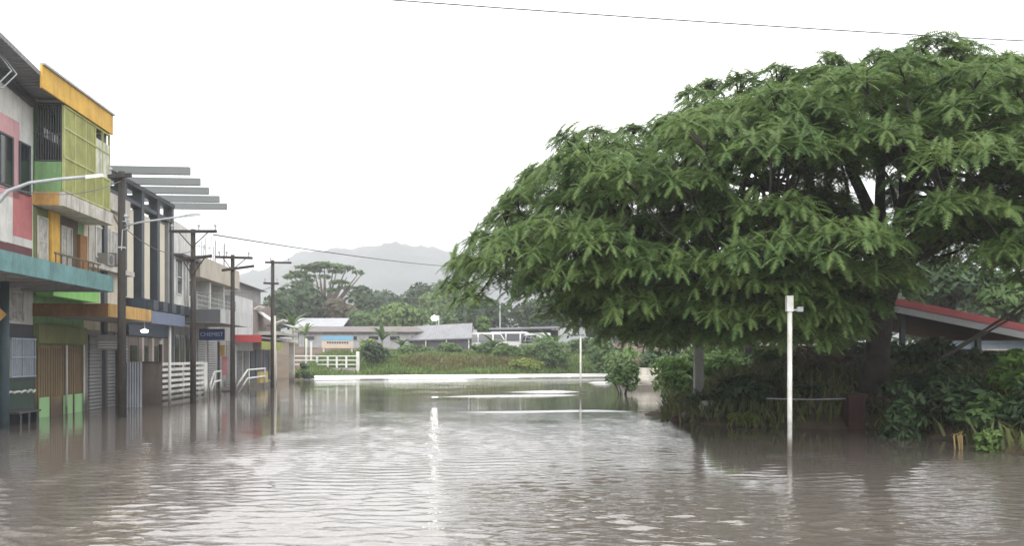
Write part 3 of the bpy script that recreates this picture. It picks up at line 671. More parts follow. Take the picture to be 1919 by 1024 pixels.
MB().box(UF - 8, UF, v8a, v8b - .01, -1, Zp(492, 572)).build('wall', mat('brown_grey_render', (.21, .165, .15), .8, .2, 1., .3, damp=.5), t8)
m_ = MB()
for k, (du_, dz_, an_) in enumerate(((-.2, .1, .5), (.3, -.1, -.6), (.8, -.5, .3), (1.3, -.6, -.2))):
    c_ = np.array((UF + du_, v8a + 1 + k * 1.1, Zp(490, 590) + dz_)); m_.hexa([c_ + np.array((x * .5, y * .8, x * an_ * .6 + zz * .04)) for zz in (-1, 1) for x, y in ((-1, -1), (1, -1), (1, 1), (-1, 1))])
m_.build('roof_sheet', white, t8)
MB().box(UF, UF + 1.6, v8a + .2, v8b, 2.95, 3.08).build('awning', concrete, t8)
for k in range(3): MB().box(UF, UF + .05, v8a + .5 + k * 2.2, v8a + 2. + k * 2.2, -1, 2.1).build('door', navy, t8)
# porch at the end of the row
t9 = thing('porch', 'flat concrete porch on square columns at the far end of the shops', 'porch', (-10.5, 56, -1), True)
pv0, pv1 = V(513, -10.2), V(547, -10.2)
MB().box(-12.5, -9.7, pv0 - .3, pv0 + .9, 2.95, 3.2).build('roof_slab', concrete, t9)
MB().box(-12.5, -9.9, pv0 + .91, pv1 + .6, 2.6, 2.8).build('roof_slab', offwhite, t9)
for (uu, vv, hh) in ((-10.2, pv0, 2.95), (-11.9, pv0, 2.95), (-10.2, pv1, 2.6), (-11.9, pv1, 2.6), (-10.9, (pv0 + pv1) / 2, 2.6), (-11.6, (pv0 + pv1) / 2, 2.6)):
    MB().box(uu - .16, uu + .16, vv - .16, vv + .16, -1, hh).build('column', offwhite, t9)

# ------------------------------------------------------------------ power poles
def insul(m_, x, y, z): m_.tube([(x, y, z), (x, y, z + .12), (x, y, z + .13), (x, y, z + .2)], [.025, .025, .06, .04], 8)
def upole(px, u, pytop, label, arms, r=.1, group='tarred power poles along the shops'):
    v = V(px, u); x, y = Wd(u, v); z1 = Z(pytop, u, v)
    t_ = thing('power_pole', label, 'power pole', (x, y, -1), False, group)
    MB().tube([(x, y, -1), (x, y, z1 * .5), (x, y, z1)], [r * 1.15, r, r * .85], 12).build('shaft', pole_m, t_, smooth=True)
    for (pa, ya, pb_, yb, ins) in arms:
        a_, b_ = P(pa, ya, y - .12), P(pb_, yb, y - .12)
        am = MB().bar(a_, b_, .09, .1).build('crossarm', pole_m, t_)
        m_ = MB()
        for s_ in ins: insul(m_, a_[0] + (b_[0] - a_[0]) * s_, a_[1], a_[2] + (b_[2] - a_[2]) * s_ + .05)
        if ins: m_.build('insulator', galv, am)
        m_ = MB(); cx_ = x
        m_.bar((cx_, y - .1, a_[2] - .55), (a_[0] + (b_[0] - a_[0]) * .2, y - .1, a_[2] - .05), .03); m_.bar((cx_, y - .1, a_[2] - .55), (a_[0] + (b_[0] - a_[0]) * .8, y - .1, b_[2] - .05), .03)
        if abs(pb_ - pa) > 60: m_.build('brace', pole_m, am)
    return t_, x, y, z1
UP = -8.84
p1, x1, y1, z1_ = upole(228, UP, 322, 'tallest and nearest dark power pole before the orange awning', [(203, 331, 246, 328, (.1,))], .105)
a_ = MB().tube([(x1, y1, P(0, 425, y1)[2]), P(262, 417, y1), P(320, 409, y1), P(352, 404, y1)], .026, 8).build('lamp_arm', galv, p1, smooth=True)
MB().hexa([P(346, 408, y1 - .1), P(378, 404, y1 - .1), P(378, 404, y1 + .1), P(346, 408, y1 + .1), P(346, 402, y1 - .1), P(372, 399, y1 - .08), P(372, 399, y1 + .08), P(346, 402, y1 + .1)]).build('lamp_head', galv, a_)
m_ = MB()
for s_ in (0, 1, 2): insul(m_, x1 + .16, y1 - .1 * s_ + .1, P(0, 430, y1)[2] + .1 * s_)
m_.tube([(x1 + .05, y1 - .12, P(0, 470, y1)[2])] + [(x1 + .12 + .1 * math.cos(q), y1 - .12, P(0, 424, y1)[2] + .12 * math.sin(q)) for q in np.linspace(-2, 2, 9)], .015, 6); m_.build('cable_loop', galv, p1)
MB().tube([(x1, y1, P(0, 466, y1)[2]), (x1, y1, P(0, 463, y1)[2])], .112, 12).build('band', galv, p1)
upole(362, UP, 430, 'dark power pole standing before the slat fence', [(318, 434, 406, 434, (.05, .62, .97)), (331, 488, 397, 480, ())], .095)
upole(436, UP, 478, 'dark power pole with two crossarms beyond the slat fence', [(404, 482, 473, 484, (.1, .3, .9)), (416, 507, 476, 499, ())], .095)
p4, x4, y4, z4 = upole(511, UP, 488, 'farthest dark power pole with a pale cable conduit', [(497, 492, 546, 493, (.2, .9)), (494, 531, 522, 532, (.1, .9))], .105)
MB().tube([(x4 + .13, y4 - .05, 0), (x4 + .13, y4 - .05, 3.8)], .06, 8).build('conduit', mat('pale_conduit', (.45, .42, .36), .7, .1), p4, smooth=True)

# street lamp reaching in from the left
xl, yl, _ = P(-14, 668, 15)
sl_ = thing('street_lamp', 'curved grey street lamp arm reaching in from the left edge', 'street lamp', (xl, yl, -1))
MB().tube([(xl, yl, -1), (xl, yl, P(0, 420, 15)[2])], [.1, .07], 12).build('column', galv, sl_, smooth=True)
ar = MB().tube([(xl, yl, P(0, 420, 15)[2]), P(-8, 385, 15), P(15, 358, 15), P(55, 343, 15), P(110, 336, 15), P(168, 331, 15)], [.05, .04, .035, .03, .03, .03], 8).build('lamp_arm', galv, sl_, smooth=True)
MB().hexa([P(160, 335, 14.9), P(196, 331, 14.93), P(196, 331, 15.07), P(160, 335, 15.1), P(160, 328, 14.9), P(192, 325, 14.93), P(192, 325, 15.07), P(160, 328, 15.1)]).build('lamp_head', white, ar)

# concrete pole in the trees and cables
xc, yc = P(1309, 668, 24)[:2]
cp = thing('concrete_pole', 'grey concrete pole rising from the green bush into the big tree', 'pole', (xc, yc, gh(xc, yc) - .3))
m_ = MB(); m_.hexa([(xc + sx * .13, yc + sy * .13, gh(xc, yc) - .3) for sx, sy in ((-1, -1), (1, -1), (1, 1), (-1, 1))] + [(xc + sx * .09, yc + sy * .09, 5.6) for sx, sy in ((-1, -1), (1, -1), (1, 1), (-1, 1))])
m_.build('shaft', mat('pale_concrete', (.36, .36, .34), .8, .2, 2., .3), cp)
MB().box(xc - .5, xc + .5, yc - .14, yc - .05, 5.3, 5.42).build('crossarm', pole_m, cp)
def cable(label, a_, b_, sag, r, n=18, name='power_cable'):
    a_ = np.array(a_); b_ = np.array(b_); pts = [a_ + (b_ - a_) * s_ + np.array((0, 0, -sag * 4 * s_ * (1 - s_))) for s_ in np.linspace(0, 1, n)]
    o = MB().tube(pts, r, 6).build(name, wire_m, at=tuple(a_), smooth=True); return tag(o, label, 'cable')
xp2, yp2 = Wd(UP, V(362, UP)); xp3, yp3 = Wd(UP, V(436, UP))
cable('dark cable sloping from the second power pole into the big tree', P(400, 440, yp2 - .1), P(937, 503, 92), .35, .024, 30)
cable('thin cable crossing the sky at the top right', P(560, -14, 13), P(2150, 88, 15.2), .05, .0105)
cable('service cable looping between the nearest and second power poles', (x1 + .1, y1, P(0, 428, y1)[2]), (xp2, yp2, P(0, 470, yp2)[2]), .35, .012)
cable('service cable looping between the second and third power poles', (xp2, yp2, P(0, 545, yp2)[2]), (xp3, yp3, P(0, 545, yp3)[2]), .12, .014)
cable('service cable looping between the third and farthest power poles', (xp3, yp3, P(0, 548, yp3)[2]), (x4, y4, P(0, 537, y4)[2]), .15, .016)
cable('service cable from the left street lamp to the nearest power pole', P(0, 350, 15), (x1, y1, P(0, 338, y1)[2]), .25, .010)

# posts in the water
def wpost(label, px, t, pytop, head):
    x, y, z = P(px, pytop, t)
    o = thing('post', label, 'post', (x, y, -1), False, 'white posts in the flood water')
    MB().tube([(x, y, -1), (x, y, z)], .041, 12).build('shaft', steelpost, o, smooth=True)
    if head == 'box':
        MB().box(x - .062, x + .048, y - .05, y + .05, z - .25, z + .02).build('head', steelpost, o)
        m_ = MB().bar((x + .05, y, z - .22), (x + .2, y, z - .22), .03); m_.box(x + .12, x + .22, y - .03, y + .03, z - .25, z - .17); m_.build('bracket', galv, o)
    else:
        MB().box(x - .1, x + .22, y - .03, y + .03, z, z + .06).build('bracket', galv, o)
        MB().box(x - .06, x + .2, y - .02, y + .02, z + .1, z + .42).build('sign_plate', galv, o); MB().tube([(x, y, z), (x, y, z + .45)], .02, 6).build('stem', galv, o)
wpost('nearest white post standing in the water before the big tree', 1480, 14.5, 557, 'box')
wpost('distant white post with a small plate standing in open water', 1088, 38.5, 632, 'plate')

# ------------------------------------------------------------------ vegetation tools
def quads(c, ax, bx, f=None):
    """leaf quads: centre c, half vectors ax, bx -> pointed diamonds"""
    n = len(c); v = np.stack([c - ax, c - bx * 1 + ax * .1, c + ax, c + bx + ax * .1], 1).reshape(-1, 3)
    return v, np.arange(4 * n).reshape(n, 4)
def rnd_unit(n):
    v = nr.normal(size=(n, 3)); return v / np.linalg.norm(v, axis=1, keepdims=True)
COVER = 1.0
def leaf_cloud(puffs, per, size, droop=.2, shell=.55, up=.35):
    """puffs: list of (centre, radii). Leaves through each puff's outer volume, tilted off its surface"""
    C_, N_ = [], []
    for (c, r) in puffs:
        n = max(12, int(COVER * 6.5 * (r[0] * r[1] + r[0] * r[2]) / 2 / (.84 * size * size))); d = rnd_unit(n); d[:, 2] = np.where(d[:, 2] < -.35, -d[:, 2], d[:, 2])
        rr = (shell + (1 - shell) * nr.random(n) ** .6)[:, None]
        C_.append(np.array(c) + d * rr * np.array(r)); N_.append(d)
    C_ = np.concatenate(C_); N_ = np.concatenate(N_); n = len(C_)
    nn = N_ * .6 + rnd_unit(n) * .6; nn[:, 2] += up; nn /= np.linalg.norm(nn, axis=1, keepdims=True)
    t_ = np.cross(nn, rnd_unit(n)); t_[:, 2] -= droop; t_ -= nn * (t_ * nn).sum(1, keepdims=True); t_ /= np.linalg.norm(t_, axis=1, keepdims=True) + 1e-9
    s_ = np.cross(nn, t_); L_ = size * nr.uniform(.6, 1.3, n)[:, None]
    return quads(C_, t_ * L_, s_ * L_ * .42)
def puff_set(c, r, k, pr, seed, flat=1., low=False):
    g = np.random.default_rng(seed); out_ = []
    for _ in range(k):
        d = g.normal(size=3); d /= np.linalg.norm(d); d[2] = d[2] if low else abs(d[2]) - .25
        s_ = g.uniform(.45, .85); q = g.uniform(.7, 1.3) * pr
        out_.append((np.array(c) + d * s_ * np.array(r), (q, q, q * .75 * flat)))
    return out_
def tree(name, label, px, pytop, wpx, t, zb, m_, seed, size=.5, per=26, k=22, group='trees on the far bank', pybot=None, flat=1., trunk=bark, cat='tree'):
    x, y, zt_ = P(px, pytop, t); wx = wpx / F * t / 2
    zbot = P(px, pybot, t)[2] if pybot else zb + (zt_ - zb) * .25
    o = thing(name, label, cat, (x, y, zb - .3), False, group)
    hc = (zt_ - zbot) / 2; pr = max(.5, min(wx, hc * 1.6) * .42)
    pf = puff_set((x, y, zbot + hc), (max(.2, wx - pr * .8), max(.2, wx * .8 - pr * .5), max(.2, hc - pr * .4)), k, pr, seed, flat, True)
    v, f = leaf_cloud(pf, per, size)
    tr = MB(); r0 = .03 * (zt_ - zb) + .05
    tr.tube([(x, y, zb - .3), (x + .1 * r0, y, zb + (zbot - zb) * .6), (x, y, zbot + hc * .6)], [r0 * 1.2, r0, r0 * .5], 8)
    for q, _ in pf[:9]: tr.tube([(x, y, zb + (zbot - zb) * .7), ((x + q[0]) / 2, (y + q[1]) / 2, (zbot + q[2]) / 2 + .15 * hc), tuple(q)], [r0 * .5, r0 * .35, r0 * .12], 6)
    tr.build('trunk', trunk, o, smooth=True)
    mk('crown', v, f, m_, o)
    return o
def bush(label, px, pytop, wpx, t, m_, seed, size=.16, per=90, k=10, name='bush', group=None, z0=None, cat='bush', up=.35):
    x, y, zt_ = P(px, pytop, t); wx = wpx / F * t / 2; zb = gh(x, y) if z0 is None else z0
    o = thing(name, label, cat, (x, y, zb - .1), False, group)
    h_ = max(.3, zt_ - zb); pr = max(.15, min(wx, h_) * .42)
    pf = puff_set((x, y, zb + h_ * .48), (max(.1, wx - pr * .7), max(.1, wx * .8 - pr * .5), max(.1, h_ * .55 - pr * .5)), k + 4, pr, seed, 1., True)
    v, f = leaf_cloud(pf, per, size, up=up)
    mk('foliage', v, f, m_, o)
    st = MB()
    for q, _ in pf[:6]: st.tube([(x + rng.uniform(-.1, .1), y, zb - .2), ((x + q[0]) / 2, (y + q[1]) / 2, (zb + q[2]) / 2), tuple(q)], [.035, .025, .012], 5)
    st.build('stem', bark, o)
    return o
def blades(xy, h, w, lean, m_, name):
    n = len(xy); z = ground_h(xy[:, 0], xy[:, 1]) - .03; hh = h * nr.uniform(.5, 1.3, n); an = nr.uniform(0, 6.283, n); la = nr.uniform(0, 6.283, n); le = lean * hh * nr.uniform(.2, 1, n)
    b_ = np.stack([np.cos(an), np.sin(an), 0 * an], 1) * (w * nr.uniform(.6, 1.3, n) / 2)[:, None]; c = np.stack([xy[:, 0], xy[:, 1], z], 1)
    up = np.stack([le * np.cos(la) * .4, le * np.sin(la) * .4, hh * .6], 1); tp = np.stack([le * np.cos(la), le * np.sin(la), hh * nr.uniform(.85, 1, n)], 1)
    v = np.stack([c - b_, c + b_, c + up + b_ * .8, c + up - b_ * .8, c + tp], 1).reshape(-1, 3)
    i = np.arange(n)[:, None] * 5
    f = [tuple(q) for q in (i + np.array([0, 1, 2, 3])).tolist()] + [tuple(q) for q in (i + np.array([3, 2, 4])).tolist()]
    return tag(mk(name, v, f, m_), kind='stuff')

# leaves palettes
lf_big = leaf('poinciana_leaf', (.066, .128, .040), (.175, .250, .078), 1.1, .5)
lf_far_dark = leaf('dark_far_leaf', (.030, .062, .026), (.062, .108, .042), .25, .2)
lf_far_mid = leaf('mid_far_leaf', (.050, .10, .030), (.105, .175, .055), .25, .25)
lf_far_light = leaf('light_far_leaf', (.08, .145, .038), (.155, .24, .07), .3, .3)
lf_brown = leaf('brownish_leaf', (.065, .058, .036), (.12, .105, .06), .4, .2)
lf_bush = leaf('bush_leaf', (.06, .135, .028), (.17, .29, .06), 1.2, .3)
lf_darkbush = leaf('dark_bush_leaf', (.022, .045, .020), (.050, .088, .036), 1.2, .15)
lf_yel = leaf('yellow_green_leaf', (.11, .16, .03), (.22, .28, .06), 1.2, .3)
lf_dry = leaf('dry_leaf', (.10, .08, .05), (.20, .165, .11), 1.5, .2)
lf_banana = leaf('banana_leaf', (.05, .10, .03), (.13, .20, .07), .8, .4)

# ------------------------------------------------------------------ far bank
xs_ = nr.uniform(-16, 12, 26000); ee = nr.random(26000) ** 1.3 * 13
pts = np.stack([xs_, edge_t(xs_) + .2 + ee], 1)
blades(pts, .55, .12, .7, leaf('bank_grass', (.085, .145, .036), (.17, .235, .07), .35, .3), 'grass')
xs_ = nr.uniform(-9, 3.5, 5000); pts = np.stack([xs_, edge_t(xs_) + 4 + nr.normal(size=5000) * .9], 1)
blades(pts, .75, .14, .6, leaf('bank_weed', (.09, .095, .03), (.17, .15, .06), .5, .2), 'weeds')

TG = 'trees on the far bank'
far = [
 ('tree', 'broad dark tree below the umbrella tree behind the shop row', 565, 537, 150, 118, 3, lf_far_dark, 1, 628, .5),
 ('tree', 'rounded dark tree just right of the umbrella tree', 672, 528, 74, 124, 3, lf_far_dark, 2, 620, .5),
 ('tree', 'brown tinged tree in front of the umbrella tree trunk', 640, 556, 90, 112, 3, lf_brown, 3, 626, .45),
 ('tree', 'dark tree on the skyline nearest the gap below the hill', 722, 545, 110, 150, 4, lf_far_dark, 4, 630, .6),
 ('tree', 'dark skyline tree between the gap and the big tree', 785, 527, 120, 150, 4, lf_far_dark, 21, 630, .6),
 ('tree', 'dark skyline tree left of the big tree tip', 850, 508, 130, 148, 4, lf_far_mid, 5, 630, .6),
 ('tree', 'light green bushy tree behind the long white shed', 750, 568, 130, 106, 3, lf_far_light, 6, 640, .42),
 ('tree', 'pale flowering tree behind the lit lamp', 812, 540, 70, 125, 3, lf_far_light, 7, 620, .42),
 ('tree', 'mid green tree behind the white roofed shed', 690, 578, 90, 108, 3, lf_far_mid, 8, 640, .42),
 ('tree', 'small mid green tree right beside the lit lamp', 842, 584, 56, 103, 3, lf_far_mid, 9, 636, .36),
 ('tree', 'dark tree behind the end of the grey roofed shed', 905, 552, 130, 112, 3, lf_far_dark, 10, 640, .5),
 ('tree', 'dark tree seen under the left side of the big tree', 1010, 556, 150, 108, 3, lf_far_dark, 11, 640, .5),
 ('tree', 'deep green tree seen under the middle of the big tree', 1130, 545, 170, 95, 3, lf_far_dark, 12, 655, .45),
 ('tree', 'thin light green sapling beside the grey shed gable', 906, 590, 26, 84, 2.4, lf_far_light, 13, 630, .25),
 ('tree', 'dark tree on the left behind the brown shop', 520, 548, 80, 112, 3, lf_far_dark, 14, 630, .45),
 ('tree', 'dark tree low behind the concrete steps', 1240, 560, 170, 80, 3, lf_far_dark, 15, 668, .4),
 ('tree', 'dark tree low between concrete pole and nearest white post', 1390, 570, 190, 70, 2, lf_far_dark, 16, 672, .36),
 ('tree', 'dark tree low behind the trunk and the shelter', 1560, 560, 220, 66, 2, lf_far_dark, 17, 672, .36),
 ('tree', 'dark tree far behind the right side of the shelter', 1760, 520, 240, 70, 2, lf_far_dark, 18, 672, .36),
 ('tree', 'dark tree far behind the shelter at the right edge', 1930, 520, 220, 64, 2, lf_far_dark, 19, 672, .36),
]
for nm, lb, px, py, wpx, t, zb, m_, sd, pb_, sz in far:
    tree(nm, lb, px, py, wpx, t, zb, m_, sd, sz, 16 if t > 100 else 24, 24, TG, pb_)
# umbrella tree
x, y, zt_ = P(608, 489, 128)
um = thing('umbrella_tree', 'tall flat topped umbrella tree on the skyline left of the hill', 'tree', (x, y, 2.5))
tr = MB(); tr.tube([(x + .4, y, 2.5), (x + .2, y, 6), (x, y, 9.3)], [.75, .6, .5], 10)
pf = []
for px, py, wd in ((608, 496, 40), (572, 502, 36), (648, 503, 36), (670, 512, 22), (545, 520, 26), (560, 513, 30), (590, 508, 30), (630, 510, 34), (556, 532, 30), (580, 527, 26), (610, 520, 24), (650, 517, 34), (676, 514, 20), (598, 500, 50), (625, 500, 46), (568, 519, 40), (640, 530, 40), (655, 541, 44), (548, 513, 20), (625, 545, 30)):
    for dy in (-4.5, 0, 4.5):
        if rng.random() < .8:
            c_ = np.array(P(px + rng.uniform(-6, 6), py, 128 + dy)); r_ = wd / F * 128 / 2 * rng.uniform(.85, 1.15); pf.append((c_, (r_, r_ * .9, .42)))
    q = np.array(P(px, py + 3, 128)); tr.tube([(x, y, 8.4), ((x + q[0]) / 2, y, (8.4 + q[2]) / 2 - .5), tuple(q)], [.32, .2, .06], 6)
tr.build('trunk', barkl, um, smooth=True)
v, f = leaf_cloud(pf, 17, .38, shell=.3, up=.8); mk('crown', v, f, lf_far_mid, um)

# palms near the shop row and banana plants on the bank
def frond_leaves(m_, c, n, L_, wd, up, seed, seg=6, droop=1.0, curve=.9):
    g = np.random.default_rng(seed)
    for k in range(n):
        an = 6.283 * k / n + g.uniform(-.3, .3); e = up + g.uniform(-.35, .25); d = np.array((math.cos(an), math.sin(an))); p = np.array(c, float); pts = []; ln = L_ * g.uniform(.75, 1.1)
        for j in range(seg + 1):
            pts.append(p.copy()); p = p + np.array((d[0] * math.cos(e), d[1] * math.cos(e), math.sin(e))) * ln / seg; e -= droop * curve / seg * 1.6
        sd_ = np.array((-d[1], d[0], 0)); vs_ = []
        for j, q in enumerate(pts):
            s_ = j / seg; w_ = wd * (math.sin(math.pi * min(1, .08 + s_ * .92)) ** .7) * .5 + .004
            vs_ += [q - sd_ * w_ - np.array((0, 0, w_ * .35)), q, q + sd_ * w_ - np.array((0, 0, w_ * .35))]
        fs_ = []
        for j in range(seg): a0 = j * 3; fs_ += [(a0, a0 + 1, a0 + 4, a0 + 3), (a0 + 1, a0 + 2, a0 + 5, a0 + 4)]
        m_.add(vs_, fs_)
def banana(label, px, pytop, t, seed, n=8, name='banana_plant', cat='banana plant', L_=None, wd=.4, stemh=.45, group='banana plants on the far bank', m=None):
    x, y, zt_ = P(px, pytop, t); zb = gh(x, y); h_ = zt_ - zb
    o = thing(name, label, cat, (x, y, zb - .1), False, group)
    MB().tube([(x, y, zb - .2), (x, y, zb + h_ * stemh)], [.12, .07], 8).build('stem', mat('banana_stem', (.16, .17, .07), .8), o, smooth=True)
    m_ = MB(); frond_leaves(m_, (x, y, zb + h_ * stemh), n, L_ or h_ * .75, wd, 1.15, seed); m_.build('leaf_crown', m or lf_banana, o, smooth=True)
banana('banana plant beside the blue topped board on the bank', 688, 630, 74, 41); banana('tall banana plant left of the distant lit lamp', 716, 606, 78, 42, 9)
banana('banana plant in front of the grey roofed shed', 752, 630, 79, 43); banana('banana plant in front of the parked white van', 925, 622, 76, 44)
banana('upright banana plant with one pale leaf near the distant white post', 1036, 612, 74, 45); banana('banana plant between the white vehicles and the distant post', 1010, 622, 78, 46)
banana('low banana plant left of the white vehicles', 890, 640, 75, 47, 7)
banana('slender palm beside the porch at the end of the shops', 549, 600, 72, 48, 11, 'palm', 'palm', 2.4, .22, .8, None, lf_far_mid)
banana('shorter palm just right of the white porch column', 572, 618, 76, 49, 10, 'palm', 'palm', 2.0, .2, .75, None, lf_far_light)

BB = 'bushes on the far bank'
for a_ in (
 ('rounded dark bush at the right end of the bridge railing', 700, 640, 60, 68.5, lf_darkbush, 61, .2, 30),
 ('yellow green bush on top of the dark bush by the railing', 690, 632, 46, 71, lf_yel, 62, .18, 30),
 ('dark bush in the water at the left end of the bridge wall', 572, 676, 40, 60, lf_darkbush, 63, .17, 40),
 ('wide green bush before the grey roofed shed', 775, 646, 90, 76, lf_far_mid, 64, .22, 26),
 ('green bush under the near end of the grey roof', 845, 642, 80, 76.5, lf_far_mid, 65, .22, 26),
 ('bushy green shrub before the white vehicles', 955, 643, 90, 75, lf_far_light, 66, .22, 26),
 ('deep green shrub left of the distant white post', 1040, 632, 90, 72, lf_far_mid, 67, .22, 26),
 ('dark green shrub right of the distant white post', 1130, 640, 100, 70, lf_far_mid, 68, .22, 26),
 ('low brown weed clump in the middle of the grassy bank', 808, 668, 26, 71, lf_brown, 69, .16, 40),
 ('low yellow green clump at the water edge left of the post', 985, 672, 90, 70, lf_yel, 70, .16, 30),
 ('leafy shrub hiding the lower half of the white vans', 925, 640, 100, 77, lf_far_mid, 72, .22, 26),
 ('light shrub in front of the rightmost white van', 1005, 638, 80, 77, lf_far_light, 73, .22, 26),
 ('broad mid green bush right of the distant white post', 1105, 636, 120, 80, lf_far_mid, 74, .22, 26),
 ('green bush on the bank behind the lone water bush', 1180, 645, 110, 62, lf_far_light, 75, .2, 26),
 ('small bush on the bank behind the far lamp', 730, 660, 40, 72, lf_far_mid, 71, .18, 30)):
    bush(a_[0], *a_[1:7], size=a_[7], per=a_[8], k=12, group=BB)

# ------------------------------------------------------------------ bridge wall, board, sheds, vehicles, lamp across the water
tbz = 66.0
bw = thing('bridge_parapet', 'grey concrete bridge wall with white pipe railing across the water', 'bridge wall', (P(628, 668, tbz)[0], tbz, -1))
xa, xb = P(584, 668, tbz)[0], P(667, 668, tbz)[0]
MB().box(xa, xb, tbz, tbz + .5, -1, P(0, 690, tbz)[2]).build('wall', concrete, bw)
m_ = MB()
for py in (668, 676, 684): m_.tube([(xa - 1.5, tbz + .25, P(0, py, tbz)[2]), (xb, tbz + .25, P(0, py, tbz)[2])], .05, 6)
m_.build('rail', white, bw)
for px in (593, 613, 630, 648): MB().box(P(px, 0, tbz)[0] - .07, P(px, 0, tbz)[0] + .07, tbz + .18, tbz + .32, P(0, 690, tbz)[2], P(0, 667, tbz)[2]).build('post', white, bw)
MB().box(xb, xb + .22, tbz + .1, tbz + .4, -1, P(0, 659, tbz)[2]).build('end_post', white, bw)
for k, px in enumerate((574, 583)):
    x, y, z = P(px, 635 + 6 * k, 69); o = tag(MB().tube([(x, y, -1), (x, y, z)], .09, 8).build('gate_post', white, at=(x, y, -1)), ['taller white gate post left of the bridge railing', 'shorter white gate post touching the bridge railing'][k], 'post')
xq, yq = P(632, 0, 74)[:2]
bb = thing('notice_board', 'blue topped notice board with a dark text line across the water', 'notice board', (xq, yq, gh(xq, yq) - .2))
xa, xb = P(603, 0, 74)[0], P(662, 0, 74)[0]; zz = lambda py: P(0, py, 74)[2]
MB().box(xa, xb, 73.95, 74.05, zz(653), zz(631)).build('panel', mat('peach_panel', (.50, .40, .33), .6, .1), bb)
MB().box(xa, xb, 73.93, 73.948, zz(639), zz(630)).build('top_band', mat('sky_blue_band', (.16, .33, .46), .6, .1), bb)
m_ = MB()
for k in range(9): q_ = P(613 + k * 4.6, 0, 74)[0]; m_.box(q_, q_ + .15, 73.935, 73.948, zz(644.5), zz(640.5) - .02)
m_.build('text_line', navy, bb)
for px in (606, 659): MB().box(P(px, 0, 74)[0] - .06, P(px, 0, 74)[0] + .06, 74.051, 74.15, gh(xq, yq) - .2, zz(631)).build('post', white, bb)

def shed(label, xa, xb, ya, yb, z0, z1, zr, wallm, roofm, bars=0):
    o = thing('shed', label, 'shed', ((xa + xb) / 2, (ya + yb) / 2, z0))
    MB().box(xa, xb, ya, yb, z0, z1).build('wall', wallm, o)
    ym = (ya + yb) / 2; e = .4
    m_ = MB()
    m_.hexa([(xa - e, ya - e, z1 - .1), (xb + e, ya - e, z1 - .1), (xb + e, ym, zr), (xa - e, ym, zr), (xa - e, ya - e, z1), (xb + e, ya - e, z1), (xb + e, ym, zr + .1), (xa - e, ym, zr + .1)])
    m_.hexa([(xa - e, ym + .001, zr), (xb + e, ym + .001, zr), (xb + e, yb + e, z1 - .1), (xa - e, yb + e, z1 - .1), (xa - e, ym + .001, zr + .1), (xb + e, ym + .001, zr + .1), (xb + e, yb + e, z1), (xa - e, yb + e, z1)])
    m_.build('roof', roofm, o)
    for k in range(bars): q_ = xa + (xb - xa) * (k + .5) / bars; MB().box(q_ - .5, q_ + .5, ya - .03, ya + .01, z0 + 1.2, z1 - .5).build('window', black, o)
    return o
x0, _, zz0 = P(553, 613, 97); x1_ = P(637, 0, 97)[0]
shed('white roofed shed standing highest behind the notice board', x0, x1_, 97, 104, 2.5, zz0, P(0, 598, 100)[2], greywall, whiteroof, 3)
x0 = P(560, 0, 90)[0]; x1_ = P(800, 0, 90)[0]
shed('long low white shed running behind the banana plants', x0, x1_, 90, 96, 2.2, P(0, 622, 90)[2], P(0, 614, 93)[2], mat('white_shed_wall', (.28, .285, .29), .7, .2, 1., .4), mat('dark_edge_roof', (.14, .12, .115), .7, .2), 6)
# grey roofed warehouse, running away to the left
n0 = np.array(P(884, 0, 80)[:2]); n1 = np.array(P(752, 0, 91)[:2]); dv = (n1 - n0) / np.linalg.norm(n1 - n0); nv = np.array((dv[1], -dv[0]));
nv = np.array((-.03, 1.))
o = thing('warehouse', 'grey roofed warehouse running back from its dark gable beside the vehicles', 'warehouse', (n0[0], n0[1], 1.5))
def wpt(s_, n_, z): q = n0 + dv * s_ + nv * n_; return (q[0], q[1], z)
LW = float(np.linalg.norm(n1 - n0)); ze, zr = 3.3, 4.85
MB().hexa([wpt(.4, .5, 1.5), wpt(LW, .5, 1.5), wpt(LW, 8, 1.5), wpt(.4, 8, 1.5), wpt(.4, .5, ze + .05), wpt(LW, .5, ze + .05), wpt(LW, 8, ze + .05), wpt(.4, 8, ze + .05)]).build('wall', darkwall, o)
m_ = MB().hexa([wpt(0, 0, ze), wpt(LW, 0, ze), wpt(LW, 4.2, zr), wpt(0, 4.2, zr), wpt(0, 0, ze + .12), wpt(LW, 0, ze + .12), wpt(LW, 4.2, zr + .12), wpt(0, 4.2, zr + .12)])
m_.hexa([wpt(0, 4.21, zr), wpt(LW, 4.21, zr), wpt(LW, 8.5, ze), wpt(0, 8.5, ze), wpt(0, 4.21, zr + .12), wpt(LW, 4.21, zr + .12), wpt(LW, 8.5, ze + .12), wpt(0, 8.5, ze + .12)]); m_.build('roof', dullroof, o)
m_ = MB(); m_.add([wpt(.1, .2, 1.6), wpt(.1, 8.3, 1.6), wpt(.1, 8.3, ze), wpt(.1, 4.2, zr - .05), wpt(.1, .2, ze), wpt(.3, .2, 1.6), wpt(.3, 8.3, 1.6), wpt(.3, 8.3, ze), wpt(.3, 4.2, zr - .05), wpt(.3, .2, ze)], [(0, 1, 2, 3, 4), (9, 8, 7, 6, 5), (0, 5, 6, 1), (1, 6, 7, 2), (2, 7, 8, 3), (3, 8, 9, 4), (4, 9, 5, 0)]); m_.build('gable', mat('dark_gable', (.035, .035, .04), .8), o)
for k in range(6): MB().box(wpt(.5 + k * 4, .2, 0)[0] - .06, wpt(.5 + k * 4, .2, 0)[0] + .06, wpt(0.5 + k * 4, .2, 0)[1] - .06, wpt(.5 + k * 4, .2, 0)[1] + .06, 1.5, ze + .03).build('post', white, o)

